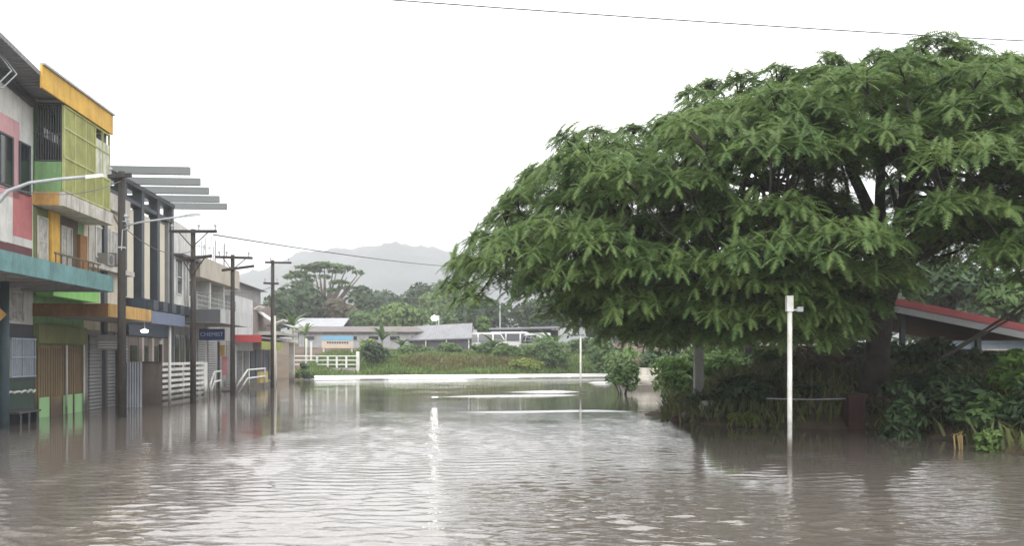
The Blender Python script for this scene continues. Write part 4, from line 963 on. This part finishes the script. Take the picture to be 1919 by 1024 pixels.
def vehicle(label, px, t, z0, rot, m_, kind='van', cat='van', group=None):
    x, y = P(px, 0, t)[:2]
    o = thing('parked_' + kind, label, cat, (x, y, z0), False, group); o.rotation_euler = (0, 0, rot)
    ORG[o.name] = ((0, 0, 0), False)
    if kind == 'van':
        prof = [(-2.3, .35), (2.25, .35), (2.3, .9), (2.1, 1.05), (1.55, 1.95), (1.3, 2.05), (-2.2, 2.05), (-2.3, 1.9)]; gl = [[(1.95, 1.12), (1.5, 1.85), (.85, 1.85), (.85, 1.12)], [(.7, 1.12), (.7, 1.85), (-.6, 1.85), (-.6, 1.12)], [(-.75, 1.12), (-.75, 1.85), (-2.05, 1.85), (-2.05, 1.12)]]
    else:
        prof = [(-2.1, .3), (2.1, .3), (2.15, .7), (1.95, .86), (.95, .95), (.35, 1.42), (-.9, 1.45), (-1.6, .98), (-2.1, .93), (-2.15, .6)]; gl = [[(.82, .97), (.3, 1.36), (-.2, 1.37), (-.2, .97)], [(-.3, .97), (-.3, 1.37), (-.85, 1.38), (-1.35, .98)]]
    h0 = .88
    def taper(p): return h0 if p[1] < 1.0 else h0 - .22 * (p[1] - 1.0)
    n = len(prof); vs_ = [(p[0], -taper(p), p[1]) for p in prof] + [(p[0], taper(p), p[1]) for p in prof]
    bo = MB().add(vs_, [tuple(range(n)), tuple(range(2 * n - 1, n - 1, -1))] + [(i, n + i, n + (i + 1) % n, (i + 1) % n) for i in range(n)]).build('body', m_, o)
    bv = bo.modifiers.new('bevel', 'BEVEL'); bv.width = .06; bv.segments = 2
    for g_ in gl:
        for sy in (-1, 1):
            vs_ = [(p[0], sy * (taper(p) + .012), p[1]) for p in g_] + [(p[0], sy * (taper(p) - .03), p[1]) for p in g_]; k = len(g_)
            MB().add(vs_, [tuple(range(k)), tuple(range(2 * k - 1, k - 1, -1))] + [(i, k + i, k + (i + 1) % k, (i + 1) % k) for i in range(k)]).build('window', black, o)
    for sx in (-1.35, 1.35):
        for sy in (-1, 1):
            w_ = MB().tube([(sx, sy * .9, .32), (sx, sy * .68, .32)], .32, 18).build('wheel', rubber, o); MB().tube([(sx, sy * .91, .32), (sx, sy * .9, .32)], .19, 14).build('rim', galv, w_)
    for sy in (-.6, .6): MB().box(2.16, 2.32 if kind == 'van' else 2.17, sy - .16, sy + .16, .68, .82).build('headlight', mat('headlight_lens', (.6, .6, .6), .15), o)
    return o
VG = 'white vehicles across the water'
for lb, px, t, r_ in (('white van parked right against the dark warehouse gable', 908, 84, .1), ('white van parked in the middle behind the banana plants', 962, 86, -.1), ('white van parked rightmost before the big tree', 1004, 83, 1.9)):
    x, y = P(px, 0, t)[:2]; vehicle(lb, px, t, gh(x, y) + .02, r_, carwhite, 'van', 'van', VG)
cpv = thing('carport', 'dark low carport roof above the white vans', 'carport', (P(960, 0, 90)[0], 90, 2))
xa, xb = P(905, 0, 90)[0], P(1050, 0, 90)[0]
MB().hexa([(xa, 88, 4.3), (xb, 88, 4.5), (xb, 95, 4.9), (xa, 95, 4.7), (xa, 88, 4.42), (xb, 88, 4.62), (xb, 95, 5.02), (xa, 95, 4.82)]).build('roof', mat('dark_roof', (.06, .065, .075), .6, .2), cpv)
MB().box(xa, xb, 94, 94.2, 2, 4.6).build('back_wall', mat('dark_back', (.05, .05, .055), .8), cpv)
for q_ in (xa + .2, (xa + xb) / 2, xb - .2): MB().box(q_ - .07, q_ + .07, 88.2, 88.34, 1.8, 4.35).build('post', galv, cpv)
xq, yq = P(814, 0, 96)[:2]; zl = P(0, 597, 96)[2]
ll = thing('street_lamp', 'lit street lamp shining above the grey roofed warehouse', 'street lamp', (xq, yq, 2))
MB().tube([(xq + .5, yq, 2), (xq + .5, yq, zl + .3)], .06, 8).build('column', galv, ll)
hd_ = MB().bar((xq + .5, yq, zl + .3), (xq, yq, zl + .28), .06).build('lamp_arm', galv, ll)
MB().tube([(xq, yq, zl + .28), (xq, yq, zl + .1), (xq, yq, zl - .15), (xq, yq, zl - .28)], [.12, .33, .33, .12], 14).build('lamp_globe', emis('lamp_glow', (1, .98, .9), 22), hd_, smooth=True)
xq, yq = P(937, 0, 92)[:2]
lp = thing('power_pole', 'thin grey pole rising behind the white vans across the water', 'power pole', (xq, yq, 2)); MB().tube([(xq, yq, 2), (xq, yq, P(0, 497, 92)[2])], .08, 8).build('shaft', galv, lp); MB().box(xq - .5, xq + .5, yq - .1, yq - .02, P(0, 503, 92)[2], P(0, 501, 92)[2] + .03).build('crossarm', galv, lp)

# concrete steps behind the water bush
st = thing('concrete_steps', 'pale concrete steps between the lone water bush and the green bush', 'steps', (P(1215, 0, 44)[0], 44, -1))
xa, xb = P(1178, 0, 44)[0], P(1262, 0, 44)[0]
for k, (p0, p1_) in enumerate(((745, 722), (722, 706), (706, 692))): MB().box(xa + k * .3, xb, 44 + k * .9, 48.5, -1 if k == 0 else P(0, p0, 44)[2] + .004, P(0, p1_, 44)[2]).build('step', offwhite, st)

# ------------------------------------------------------------------ right bank
n_ = 38000
bx = nr.uniform(3, 26, n_); by = nr.uniform(11, 40, n_); sd = poly_sd(bx, by, BANK); kp = (sd > -.05) & (nr.random(n_) < np.clip(1.2 - sd * .05, .3, 1)); pts = np.stack([bx[kp], by[kp]], 1)
blades(pts, .46, .07, 1.0, leaf('bank_undergrowth', (.065, .095, .03), (.16, .17, .065), .5, .2), 'undergrowth')
RB = 'bushes on the near bank'
for a_ in (
 ('bright green leafy bush left of the concrete pole', 1272, 662, 130, 30, lf_bush, 81, .11, 150, 14),
 ('bright green leafy bush right of the concrete pole', 1352, 654, 130, 30.5, lf_bush, 82, .11, 150, 14),
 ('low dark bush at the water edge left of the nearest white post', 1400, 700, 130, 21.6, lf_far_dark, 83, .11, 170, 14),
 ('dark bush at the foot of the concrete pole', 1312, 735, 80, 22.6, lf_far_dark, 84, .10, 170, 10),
 ('yellowish weed clump at the water edge below the dark bush', 1395, 788, 80, 20.7, lf_yel, 85, .06, 220, 9),
 ('dry brown bush behind the nearest white post', 1500, 655, 120, 27, lf_dry, 86, .14, 80, 12),
 ('dry grey brown bush between post and trunk', 1575, 660, 110, 25, lf_dry, 87, .14, 70, 12),
 ('olive shrub left of the nearest white post under the tree', 1440, 650, 90, 27, lf_far_light, 88, .14, 90, 12),
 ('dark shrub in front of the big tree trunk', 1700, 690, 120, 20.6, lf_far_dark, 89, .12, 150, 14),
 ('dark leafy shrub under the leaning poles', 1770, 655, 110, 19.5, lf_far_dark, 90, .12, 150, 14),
 ('yellow green bush at the right edge of the photo', 1898, 645, 90, 17.5, lf_bush, 91, .12, 140, 12),
 ('mid green bush at the right below the yellow green bush', 1870, 735, 150, 16.2, lf_far_mid, 92, .10, 150, 14),
 ('bright weed at the water edge on the far right', 1850, 800, 60, 15.2, lf_far_light, 93, .07, 220, 9),
 ('dark low bush at the water edge below the leaning poles', 1730, 760, 130, 18.4, lf_far_dark, 94, .10, 170, 12),
 ('brown bush behind the rust red post', 1640, 735, 90, 20.6, lf_brown, 95, .10, 140, 12)):
    bush(a_[0], *a_[1:7], size=a_[7], per=a_[8], k=a_[9], group=RB)
for a_ in (
 ('tall green shrub behind the bright bush and the concrete pole', 1330, 640, 190, 37, lf_far_mid, 111, .16, 0, 14),
 ('tall green shrub behind the nearest white post', 1470, 645, 170, 31, lf_far_mid, 112, .16, 0, 14),
 ('wide dry olive brown shrub between the nearest white post and the trunk', 1545, 668, 130, 23.5, lf_dry, 113, .12, 0, 14),
 ('dark shrub right behind the trunk of the big tree', 1640, 640, 130, 27, lf_far_dark, 114, .14, 0, 14),
 ('leafy dark shrub in front of the open shelter', 1745, 634, 150, 24, lf_far_dark, 115, .13, 0, 14),
 ('leafy green shrub in front of the shelter at the right', 1850, 655, 130, 23, lf_far_mid, 116, .13, 0, 14),
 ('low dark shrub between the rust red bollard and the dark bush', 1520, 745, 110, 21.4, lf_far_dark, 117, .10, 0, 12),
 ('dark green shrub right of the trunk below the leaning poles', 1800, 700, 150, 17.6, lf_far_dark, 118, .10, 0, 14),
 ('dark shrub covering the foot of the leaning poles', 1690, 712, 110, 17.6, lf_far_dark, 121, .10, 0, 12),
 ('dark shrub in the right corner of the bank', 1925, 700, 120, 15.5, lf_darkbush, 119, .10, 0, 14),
 ('dark shrub behind the concrete steps', 1240, 655, 110, 48, lf_far_dark, 120, .2, 0, 12)):
    bush(a_[0], *a_[1:7], size=a_[7], per=a_[8], k=a_[9], group=RB)
bush('lone bush with pale twigs standing in the water near the steps', 1168, 668, 74, 38, lf_far_mid, 96, .13, 90, 13, z0=-.2)
bush('pale dry hanging brush under the big tree left side', 1215, 600, 90, 50, lf_dry, 97, .22, 40, 12, up=-.3, z0=.2)
# reeds
rd = thing('reed_clump', 'few orange reed stalks at the water edge on the far right', 'reeds', (P(1797, 0, 15.6)[0], 15.6, -.1))
m_ = MB()
for k in range(9): x_ = P(1797 + rng.uniform(-9, 9), 0, 15.6)[0]; m_.tube([(x_, 15.6 + rng.uniform(-.1, .1), -.3), (x_ + rng.uniform(-.05, .05), 15.6, .25), (x_ + rng.uniform(-.15, .15), 15.6, rng.uniform(.12, .34))], [.014, .011, .004], 5)
m_.build('stalk', mat('orange_reed', (.24, .17, .07), .8), rd)
# rust red post and rail
x, y, z = P(1600, 744, 20)
rdp = thing('bollard', 'rust red square bollard at the water edge left of the trunk', 'bollard', (x, y, -.8))
MB().box(x - .19, x + .19, y - .19, y + .19, -.8, z).build('shaft', darkred, rdp); MB().box(x - .23, x + .23, y - .23, y + .23, z, z + .07).build('cap', darkred, rdp)
xr, yr, zr_ = P(1436, 746, 20.3)
tag(MB().tube([(xr, yr, zr_ - .02), ((xr + x) / 2, 20.2, zr_ - .04), (x - .19, y, z - .05)], .018, 6).build('rail_pipe', galv, at=(xr, yr, zr_)), 'thin grey pipe running from the dark bush to the rust red bollard', 'pipe')
# leaning poles
for k, (pa, pb_, tz) in enumerate((((1700, 709), (1960, 560), 22.3), ((1664, 735), (1935, 562), 21.2))):
    a_, b_ = P(*pa, tz), P(*pb_, tz + 1.0); zg = gh(a_[0], a_[1]); dn = np.array(a_) - np.array(b_); dn = dn / -dn[2] * -1 if False else dn / abs(dn[2]); a2 = tuple(np.array(a_) + dn * (a_[2] - min(zg, .2) + .2))
    o = tag(MB().tube([a2, a_, b_] if a2 is not a_ else [a_, b_], .036 if k else .032, 8).build('leaning_pole', mat('weathered_timber', (.09, .08, .07), .8, .3, 3., .4), at=a2, smooth=True), ['weathered pole leaning up to the right, the nearer of the pair', 'weathered pole leaning up to the right, the farther of the pair'][k], 'pole', 'leaning poles on the right bank')
# debris lumps at the island tip
for k, (px, py, c_) in enumerate(((1272, 790, darkred), (1290, 793, greywall), (1327, 782, white))):
    x, y = P(px, py, 22.2)[:2]; m_ = MB(); zb = max(gh(x, y), -.05); n1_ = 7; g = np.random.default_rng(k)
    m_.tube([(x - .22, y, zb), (x - .12, y - .03, zb + .08), (x + .1, y, zb + .1), (x + .24, y + .05, zb + .02)], [.06, .14, .13, .05], 8)
    tag(m_.build('debris', c_, at=(x, y, zb), smooth=True), ['dark red lump of debris at the tip of the island', 'grey lump of debris beside the dark red one', 'small white scrap of debris below the concrete pole'][k], 'debris', 'debris on the island tip')

# red roofed open shelter behind the tree
tg = 30.0
ax_, _, az = P(1652, 556, tg); hb = thing('shelter', 'open shelter with red edged gable roof behind the big tree trunk', 'shelter', (ax_, tg, gh(ax_, tg) - .3))
hwf = lambda q: 7.4 if q > 0 else -3.1; sl = .205
def gp(s_, d, dz): return (ax_ + s_, tg + d, az - abs(s_) * sl + dz)
m_ = MB()
for s_ in (-1, 1):
    m_.hexa([gp(0, 0.05, -.08), gp(hwf(s_), .05, -.08), gp(hwf(s_), 9, -.08), gp(0, 9, -.08), gp(0, .05, 0), gp(hwf(s_), .05, 0), gp(hwf(s_), 9, 0), gp(0, 9, 0)])
rf = m_.build('roof', mat('roof_sheet_dull', (.20, .10, .10), .6, .2), hb)
m_ = MB(); m2 = MB()
for s_ in (-1, 1):
    m_.hexa([gp(0, -.02, -.2), gp(hwf(s_), -.02, -.2), gp(hwf(s_), .048, -.2), gp(0, .048, -.2), gp(0, -.02, .05), gp(hwf(s_), -.02, .05), gp(hwf(s_), .048, .05), gp(0, .048, .05)])
    m2.hexa([gp(0, .0, -.46), gp(hwf(s_), .0, -.46), gp(hwf(s_), .046, -.46), gp(0, .046, -.46), gp(0, .0, -.203), gp(hwf(s_), .0, -.203), gp(hwf(s_), .046, -.203), gp(0, .046, -.203)])
m_.build('bargeboard', redroof, rf); m2.build('lower_board', mat('pale_board', (.24, .24, .25), .7, .15), rf)
zg = gh(ax_, tg)
for s_ in (-2.9, .9, 3.6, 7): MB().box(ax_ + s_ - .08, ax_ + s_ + .08, tg + .3, tg + .46, zg - .3, az - abs(s_) * sl - .1).build('post', darkwall, hb)
MB().box(ax_ - 2.9, ax_ + 7.2, tg + 7, tg + 7.15, zg - .3, 2.15).build('back_wall', mat('dark_shelter_wall', (.06, .055, .055), .8), hb)
MB().box(ax_ + 2.6, ax_ + 6.2, tg + .46, tg + .5, 1.95, 2.25).build('daylight_strip', mat('pale_blue_panel', (.45, .55, .66), .5, .2, 2.), hb)  # pale colour stands in for the bright background through the open side
MB().box(ax_ + 3.0, ax_ + 6.2, tg + .5, tg + .6, zg - .3, 1.9).build('front_wall', mat('dark_front', (.05, .045, .045), .8), hb)
MB().box(ax_ + .3, ax_ + 2.4, tg + 6.8, tg + 6.88, 1.6, 2.3).build('painted_panel', mat('lime_panel', (.28, .34, .06), .7, .2), hb)
NB = 'trees behind the near bank'
for lb, px, py, wpx, t, m_, sd, pb_ in (
  ('dark tree behind the red edged roof right of the trunk', 1780, 480, 200, 44, lf_far_dark, 31, 600),
  ('mid green tree behind the shelter at the right edge', 1900, 500, 160, 42, lf_far_mid, 32, 610),
  ('dark tree seen low behind the white post and trunk', 1560, 540, 200, 46, lf_far_dark, 33, 660),
  ('green tree seen low behind the concrete pole', 1400, 560, 190, 44, lf_far_mid, 34, 670),
  ('dark tree seen low behind the pale dry brush', 1270, 570, 150, 52, lf_far_dark, 35, 680)):
    tree('tree', lb, px, py, wpx, t, gh(P(px, 0, t)[0], t), m_, sd, .24, 42, 24, NB, pb_)

# ------------------------------------------------------------------ the big tree
X0, Y0 = P(1645, 0, 21.5)[:2]; zg = gh(X0, Y0)
bt = thing('flame_tree', 'huge spreading feathery leaved tree overhanging the flooded street on the right', 'tree', (X0, Y0, zg - .3))
SIL = [(848, 535), (872, 470), (940, 395), (985, 325), (1045, 262), (1110, 240), (1190, 240), (1275, 200), (1335, 155), (1420, 145), (1510, 108), (1600, 112), (1690, 92), (1750, 72), (1815, 92), (1885, 112), (1960, 112), (2250, 160), (2500, 420), (2450, 560), (1985, 560), (1900, 560), (1830, 520), (1730, 540), (1665, 590), (1530, 640), (1450, 625), (1330, 628), (1240, 625), (1170, 618), (1100, 600), (1040, 580), (970, 565), (900, 560)]
def inside(px, py, m=0): return poly_sd(np.array([px]), np.array([py]), SIL)[0] > m
HOLES = [(1680, 430, 60, 50), (1690, 365, 75, 52), (1600, 330, 50, 45), (1450, 345, 60, 40), (1370, 330, 40, 22), (1255, 400, 60, 20), (1850, 345, 60, 30), (1740, 470, 60, 40), (1880, 415, 45, 35), (1330, 460, 30, 25), (1600, 560, 40, 40)]
pads = []; rg = np.random.default_rng(77); tries = 0
RAD = np.array((12.2, 7.2, 6.9)); CEN = np.array((X0 + .3, Y0 - .2, 3.0))
while len(pads) < 330 and tries < 40000:
    tries += 1
    d = rg.normal(size=3); d /= np.linalg.norm(d); d[2] = abs(d[2]) if rg.random() < .8 else -abs(d[2]) * .35
    lay = rg.choice([.97, .80, .62], p=[.62, .26, .12]); q = CEN + d * RAD * lay * rg.uniform(.95, 1.03)
    if q[2] < 2.2: continue
    px, py = CX + F * q[0] / q[1], HY - F * (q[2] - CH) / q[1]
    r_ = rg.uniform(.75, 1.35); mpx = r_ * F / q[1] * .62
    if not inside(px, py + mpx * .2, mpx): continue
    if any(((px - hx_) / rx) ** 2 + ((py - hy_) / ry) ** 2 < 1.7 for hx_, hy_, rx, ry in HOLES) and rg.random() < .975: continue
    if any(np.linalg.norm((q - p) * (1, 1, 1.35)) < .60 * (r_ + r2) for p, r2, _ in pads): continue
    pads.append((q, r_, d))
# small sprigs that roughen the outline
for px, py, r_ in ((1298, 172, .35), (1012, 318, .5), (1000, 322, .4), (1108, 246, .5), (1070, 255, .45), (1545, 108, .5), (1390, 146, .4), (1745, 78, .65), (1800, 92, .6), (1700, 98, .5), (1640, 105, .5), (945, 395, .4), (905, 438, .4), (868, 490, .45), (1180, 242, .45), (1240, 225, .45), (1460, 132, .5), (860, 530, .5), (885, 555, .45), (1860, 112, .5), (1905, 115, .5), (1330, 155, .4), (965, 365, .4), (1880, 108, .4)):
    q = np.array(P(px, py + 8, Y0 + rg.uniform(-2, 1.5))); d = (q - CEN) / RAD; pads.append((q, r_, d / np.linalg.norm(d)))
for px, py, t_, r_ in ((1260, 560, 16.5, .7), (1330, 575, 16, .75), (1420, 585, 15.8, .8), (1500, 560, 15.6, .8), (1560, 590, 16.2, .7), (1620, 520, 15.5, .8), (1460, 520, 15.5, .8), (1380, 530, 15.6, .8), (1290, 505, 16, .8), (1530, 500, 15.4, .85), (1100, 560, 19, .9), (1030, 545, 20, .9), (950, 530, 21, .9), (1180, 580, 18.5, .9), (1150, 540, 17.5, .9), (1640, 545, 17, .6), (1230, 600, 17.5, .7), (1290, 612, 17, .65), (1350, 618, 16.8, .65), (1420, 628, 16.5, .6), (1500, 622, 16.4, .65), (1560, 610, 16.6, .6), (1610, 570, 16.3, .6), (1660, 500, 16.2, .6), (1120, 600, 19, .75), (1180, 615, 18.6, .7), (1060, 585, 20, .7), (1300, 560, 16.5, .7), (1390, 555, 16.2, .7), (1480, 575, 16, .7), (1340, 600, 18.5, .7), (1450, 605, 18.5, .7), (1550, 570, 18.5, .7)):
    q = np.array(P(px, py, t_)); pads.append((q, r_, np.array((0, -1, .1))))
for _ in range(30):
    px, py = rg.uniform(1190, 1620), rg.uniform(565, 640); t_ = rg.uniform(16, 20.5)
    if abs(px - 1480) < 26 and py > 600 or abs(px - 1310) < 16 and py > 640: continue
    pads.append((np.array(P(px, py - 14, t_)), rg.uniform(.35, .65), np.array((rg.uniform(-.6, .3), -.8, -.35))))
# fronds
base_c, base_d, base_r = [], [], []
for q, r_, d in pads:
    k = int(32 * r_ * r_ + 10); an = rg.uniform(0, 6.283, k); rr = r_ * np.sqrt(rg.random(k))
    ox, oy = rr * np.cos(an), rr * np.sin(an); oz = .42 * r_ * (1 - (rr / r_) ** 2) + rg.uniform(-.12, .08, k) - .15 * r_
    base_c.append(q + np.stack([ox, oy, oz], 1)); dd = np.stack([ox, oy, .55 * r_ + 0 * ox], 1) / r_ + np.array(d) * .45
    base_d.append(dd)
BC = np.concatenate(base_c); BD = np.concatenate(base_d); BD[:, 2] += .35; BD /= np.linalg.norm(BD, axis=1, keepdims=True)
NF = 8; nb = len(BC)
C_ = np.repeat(BC, NF, 0); D_ = np.repeat(BD, NF, 0); M_ = len(C_)
az_ = np.tile(np.arange(NF) * 6.283 / NF, nb) + rg.uniform(-.3, .3, M_)
tx = np.cross(D_, np.array((0.3, .2, 1.))); tx /= np.linalg.norm(tx, axis=1, keepdims=True) + 1e-9; ty = np.cross(D_, tx)
dirh = tx * np.cos(az_)[:, None] + ty * np.sin(az_)[:, None] + D_ * rg.uniform(.05, .55, M_)[:, None]
dirh /= np.linalg.norm(dirh, axis=1, keepdims=True)
LF = rg.uniform(.20, .44, M_); SEG = 9; pcur = C_.copy(); dcur = dirh.copy(); tris = []
for j in range(SEG + 1):
    s_ = j / SEG; side = np.cross(dcur, np.array((0, 0, 1.))); side /= np.linalg.norm(side, axis=1, keepdims=True) + 1e-6
    wl_ = (LF * .21 * (.25 + .75 * math.sin(math.pi * (.12 + .8 * s_))))[:, None]; st = dcur * (LF / SEG)[:, None]
    for sg_ in (-1, 1):
        tip = pcur + side * sg_ * wl_ + st * 1.1 - np.array((0, 0, 1.)) * wl_ * rg.uniform(.05, .3, M_)[:, None]
        tris.append(np.stack([pcur - st * .15, pcur + st * .85, tip], 1))
    pcur = pcur + st; dcur = dcur + np.array((0, 0, -.085)); dcur /= np.linalg.norm(dcur, axis=1, keepdims=True)
TR = np.stack(tris, 1)                                # frond, leaflet, corner, xyz
Vv = TR.reshape(-1, 3); Ff = np.arange(len(Vv)).reshape(-1, 3)
mk('crown', Vv, Ff, lf_big, bt)
# trunk and limbs
fork = np.array(P(1668, 500, 21.5))
MB().tube([(X0 - .1, Y0, zg - .3), (X0 - .1, Y0, zg + .25), (X0, Y0, zg + 1.2), tuple(np.array(P(1652, 570, 21.5))), tuple(fork)], [.52, .36, .29, .30, .40], 14).build('trunk', bark, bt, smooth=True)
limbs = []
def limb(pts, r0, r1):
    pts = [np.array(p, float) for p in pts]; fine = []
    for i in range(len(pts) - 1):
        p0 = pts[max(i - 1, 0)]; p1 = pts[i]; p2 = pts[i + 1]; p3 = pts[min(i + 2, len(pts) - 1)]
        for s_ in np.linspace(0, 1, 6)[:-1]:
            fine.append(.5 * ((2 * p1) + (-p0 + p2) * s_ + (2 * p0 - 5 * p1 + 4 * p2 - p3) * s_ ** 2 + (-p0 + 3 * p1 - 3 * p2 + p3) * s_ ** 3))
    fine.append(pts[-1]); limbs.append((fine, list(np.linspace(r0, r1, len(fine)))))
limb([fork, P(1720, 455, 21.3), P(1760, 400, 21.2), P(1810, 355, 21), P(1885, 325, 20.8), P(2050, 300, 20.5)], .36, .10)
limb([fork, P(1755, 410, 21.4), P(1765, 340, 21.6), P(1740, 240, 21.8), P(1760, 140, 22)], .30, .06)
limb([fork, P(1640, 420, 21.6), P(1600, 330, 21.8), P(1560, 240, 22), P(1520, 160, 22)], .20, .05)
limb([fork, P(1650, 400, 21), P(1650, 310, 20.5), P(1640, 220, 20), P(1650, 150, 20)], .16, .05)
limb([fork, P(1600, 420, 21), P(1480, 360, 21), P(1340, 330, 21.5), P(1200, 300, 22), P(1090, 290, 22)], .22, .05)
limb([fork, P(1580, 450, 20.5), P(1420, 410, 20), P(1250, 405, 20), P(1100, 430, 20.5), P(950, 470, 21.5)], .20, .05)
limb([fork, P(1620, 450, 19.5), P(1540, 430, 18), P(1450, 460, 16.8), P(1380, 520, 16.2)], .17, .04)
limb([fork, P(1680, 440, 19.8), P(1690, 380, 18), P(1720, 300, 16.6), P(1740, 260, 15.8)], .17, .04)
limb([fork, P(1560, 420, 22.5), P(1430, 330, 24), P(1300, 270, 25), P(1200, 290, 26)], .17, .04)
limb([fork, P(1800, 440, 22.5), P(1880, 400, 24), P(2000, 360, 25)], .17, .05)
nodes = [(p, i, k) for i, (fl, _) in enumerate(limbs) for k, p in enumerate(fl) if k > 4]; NP = np.array([p for p, _, _ in nodes])
extra = [MB() for _ in limbs]
for i, (fl, rl) in enumerate(limbs): extra[i].tube(fl, rl, 10)
for q, r_, d in pads:
    dd = np.linalg.norm((NP - q) + np.array((0, 0, .6)), axis=1); j = int(dd.argmin()); p, i, k = nodes[j]
    rr = min(limbs[i][1][k] * .6, .07); mid_ = (p * .45 + q * .55) + np.array((rg.uniform(-.2, .2), rg.uniform(-.2, .2), -.18))
    extra[i].tube([p, mid_, q - np.array((0, 0, .05))], [rr, rr * .65, .015], 6)
    for _ in range(4):
        an = rg.uniform(0, 6.283); e_ = q + np.array((math.cos(an), math.sin(an), .25)) * r_ * .8; extra[i].tube([mid_ * .3 + q * .7, (q + e_) / 2 + np.array((0, 0, .05)), e_], [.022, .016, .008], 5)
for i, m_ in enumerate(extra): m_.build('branch', bark, bt, smooth=True)
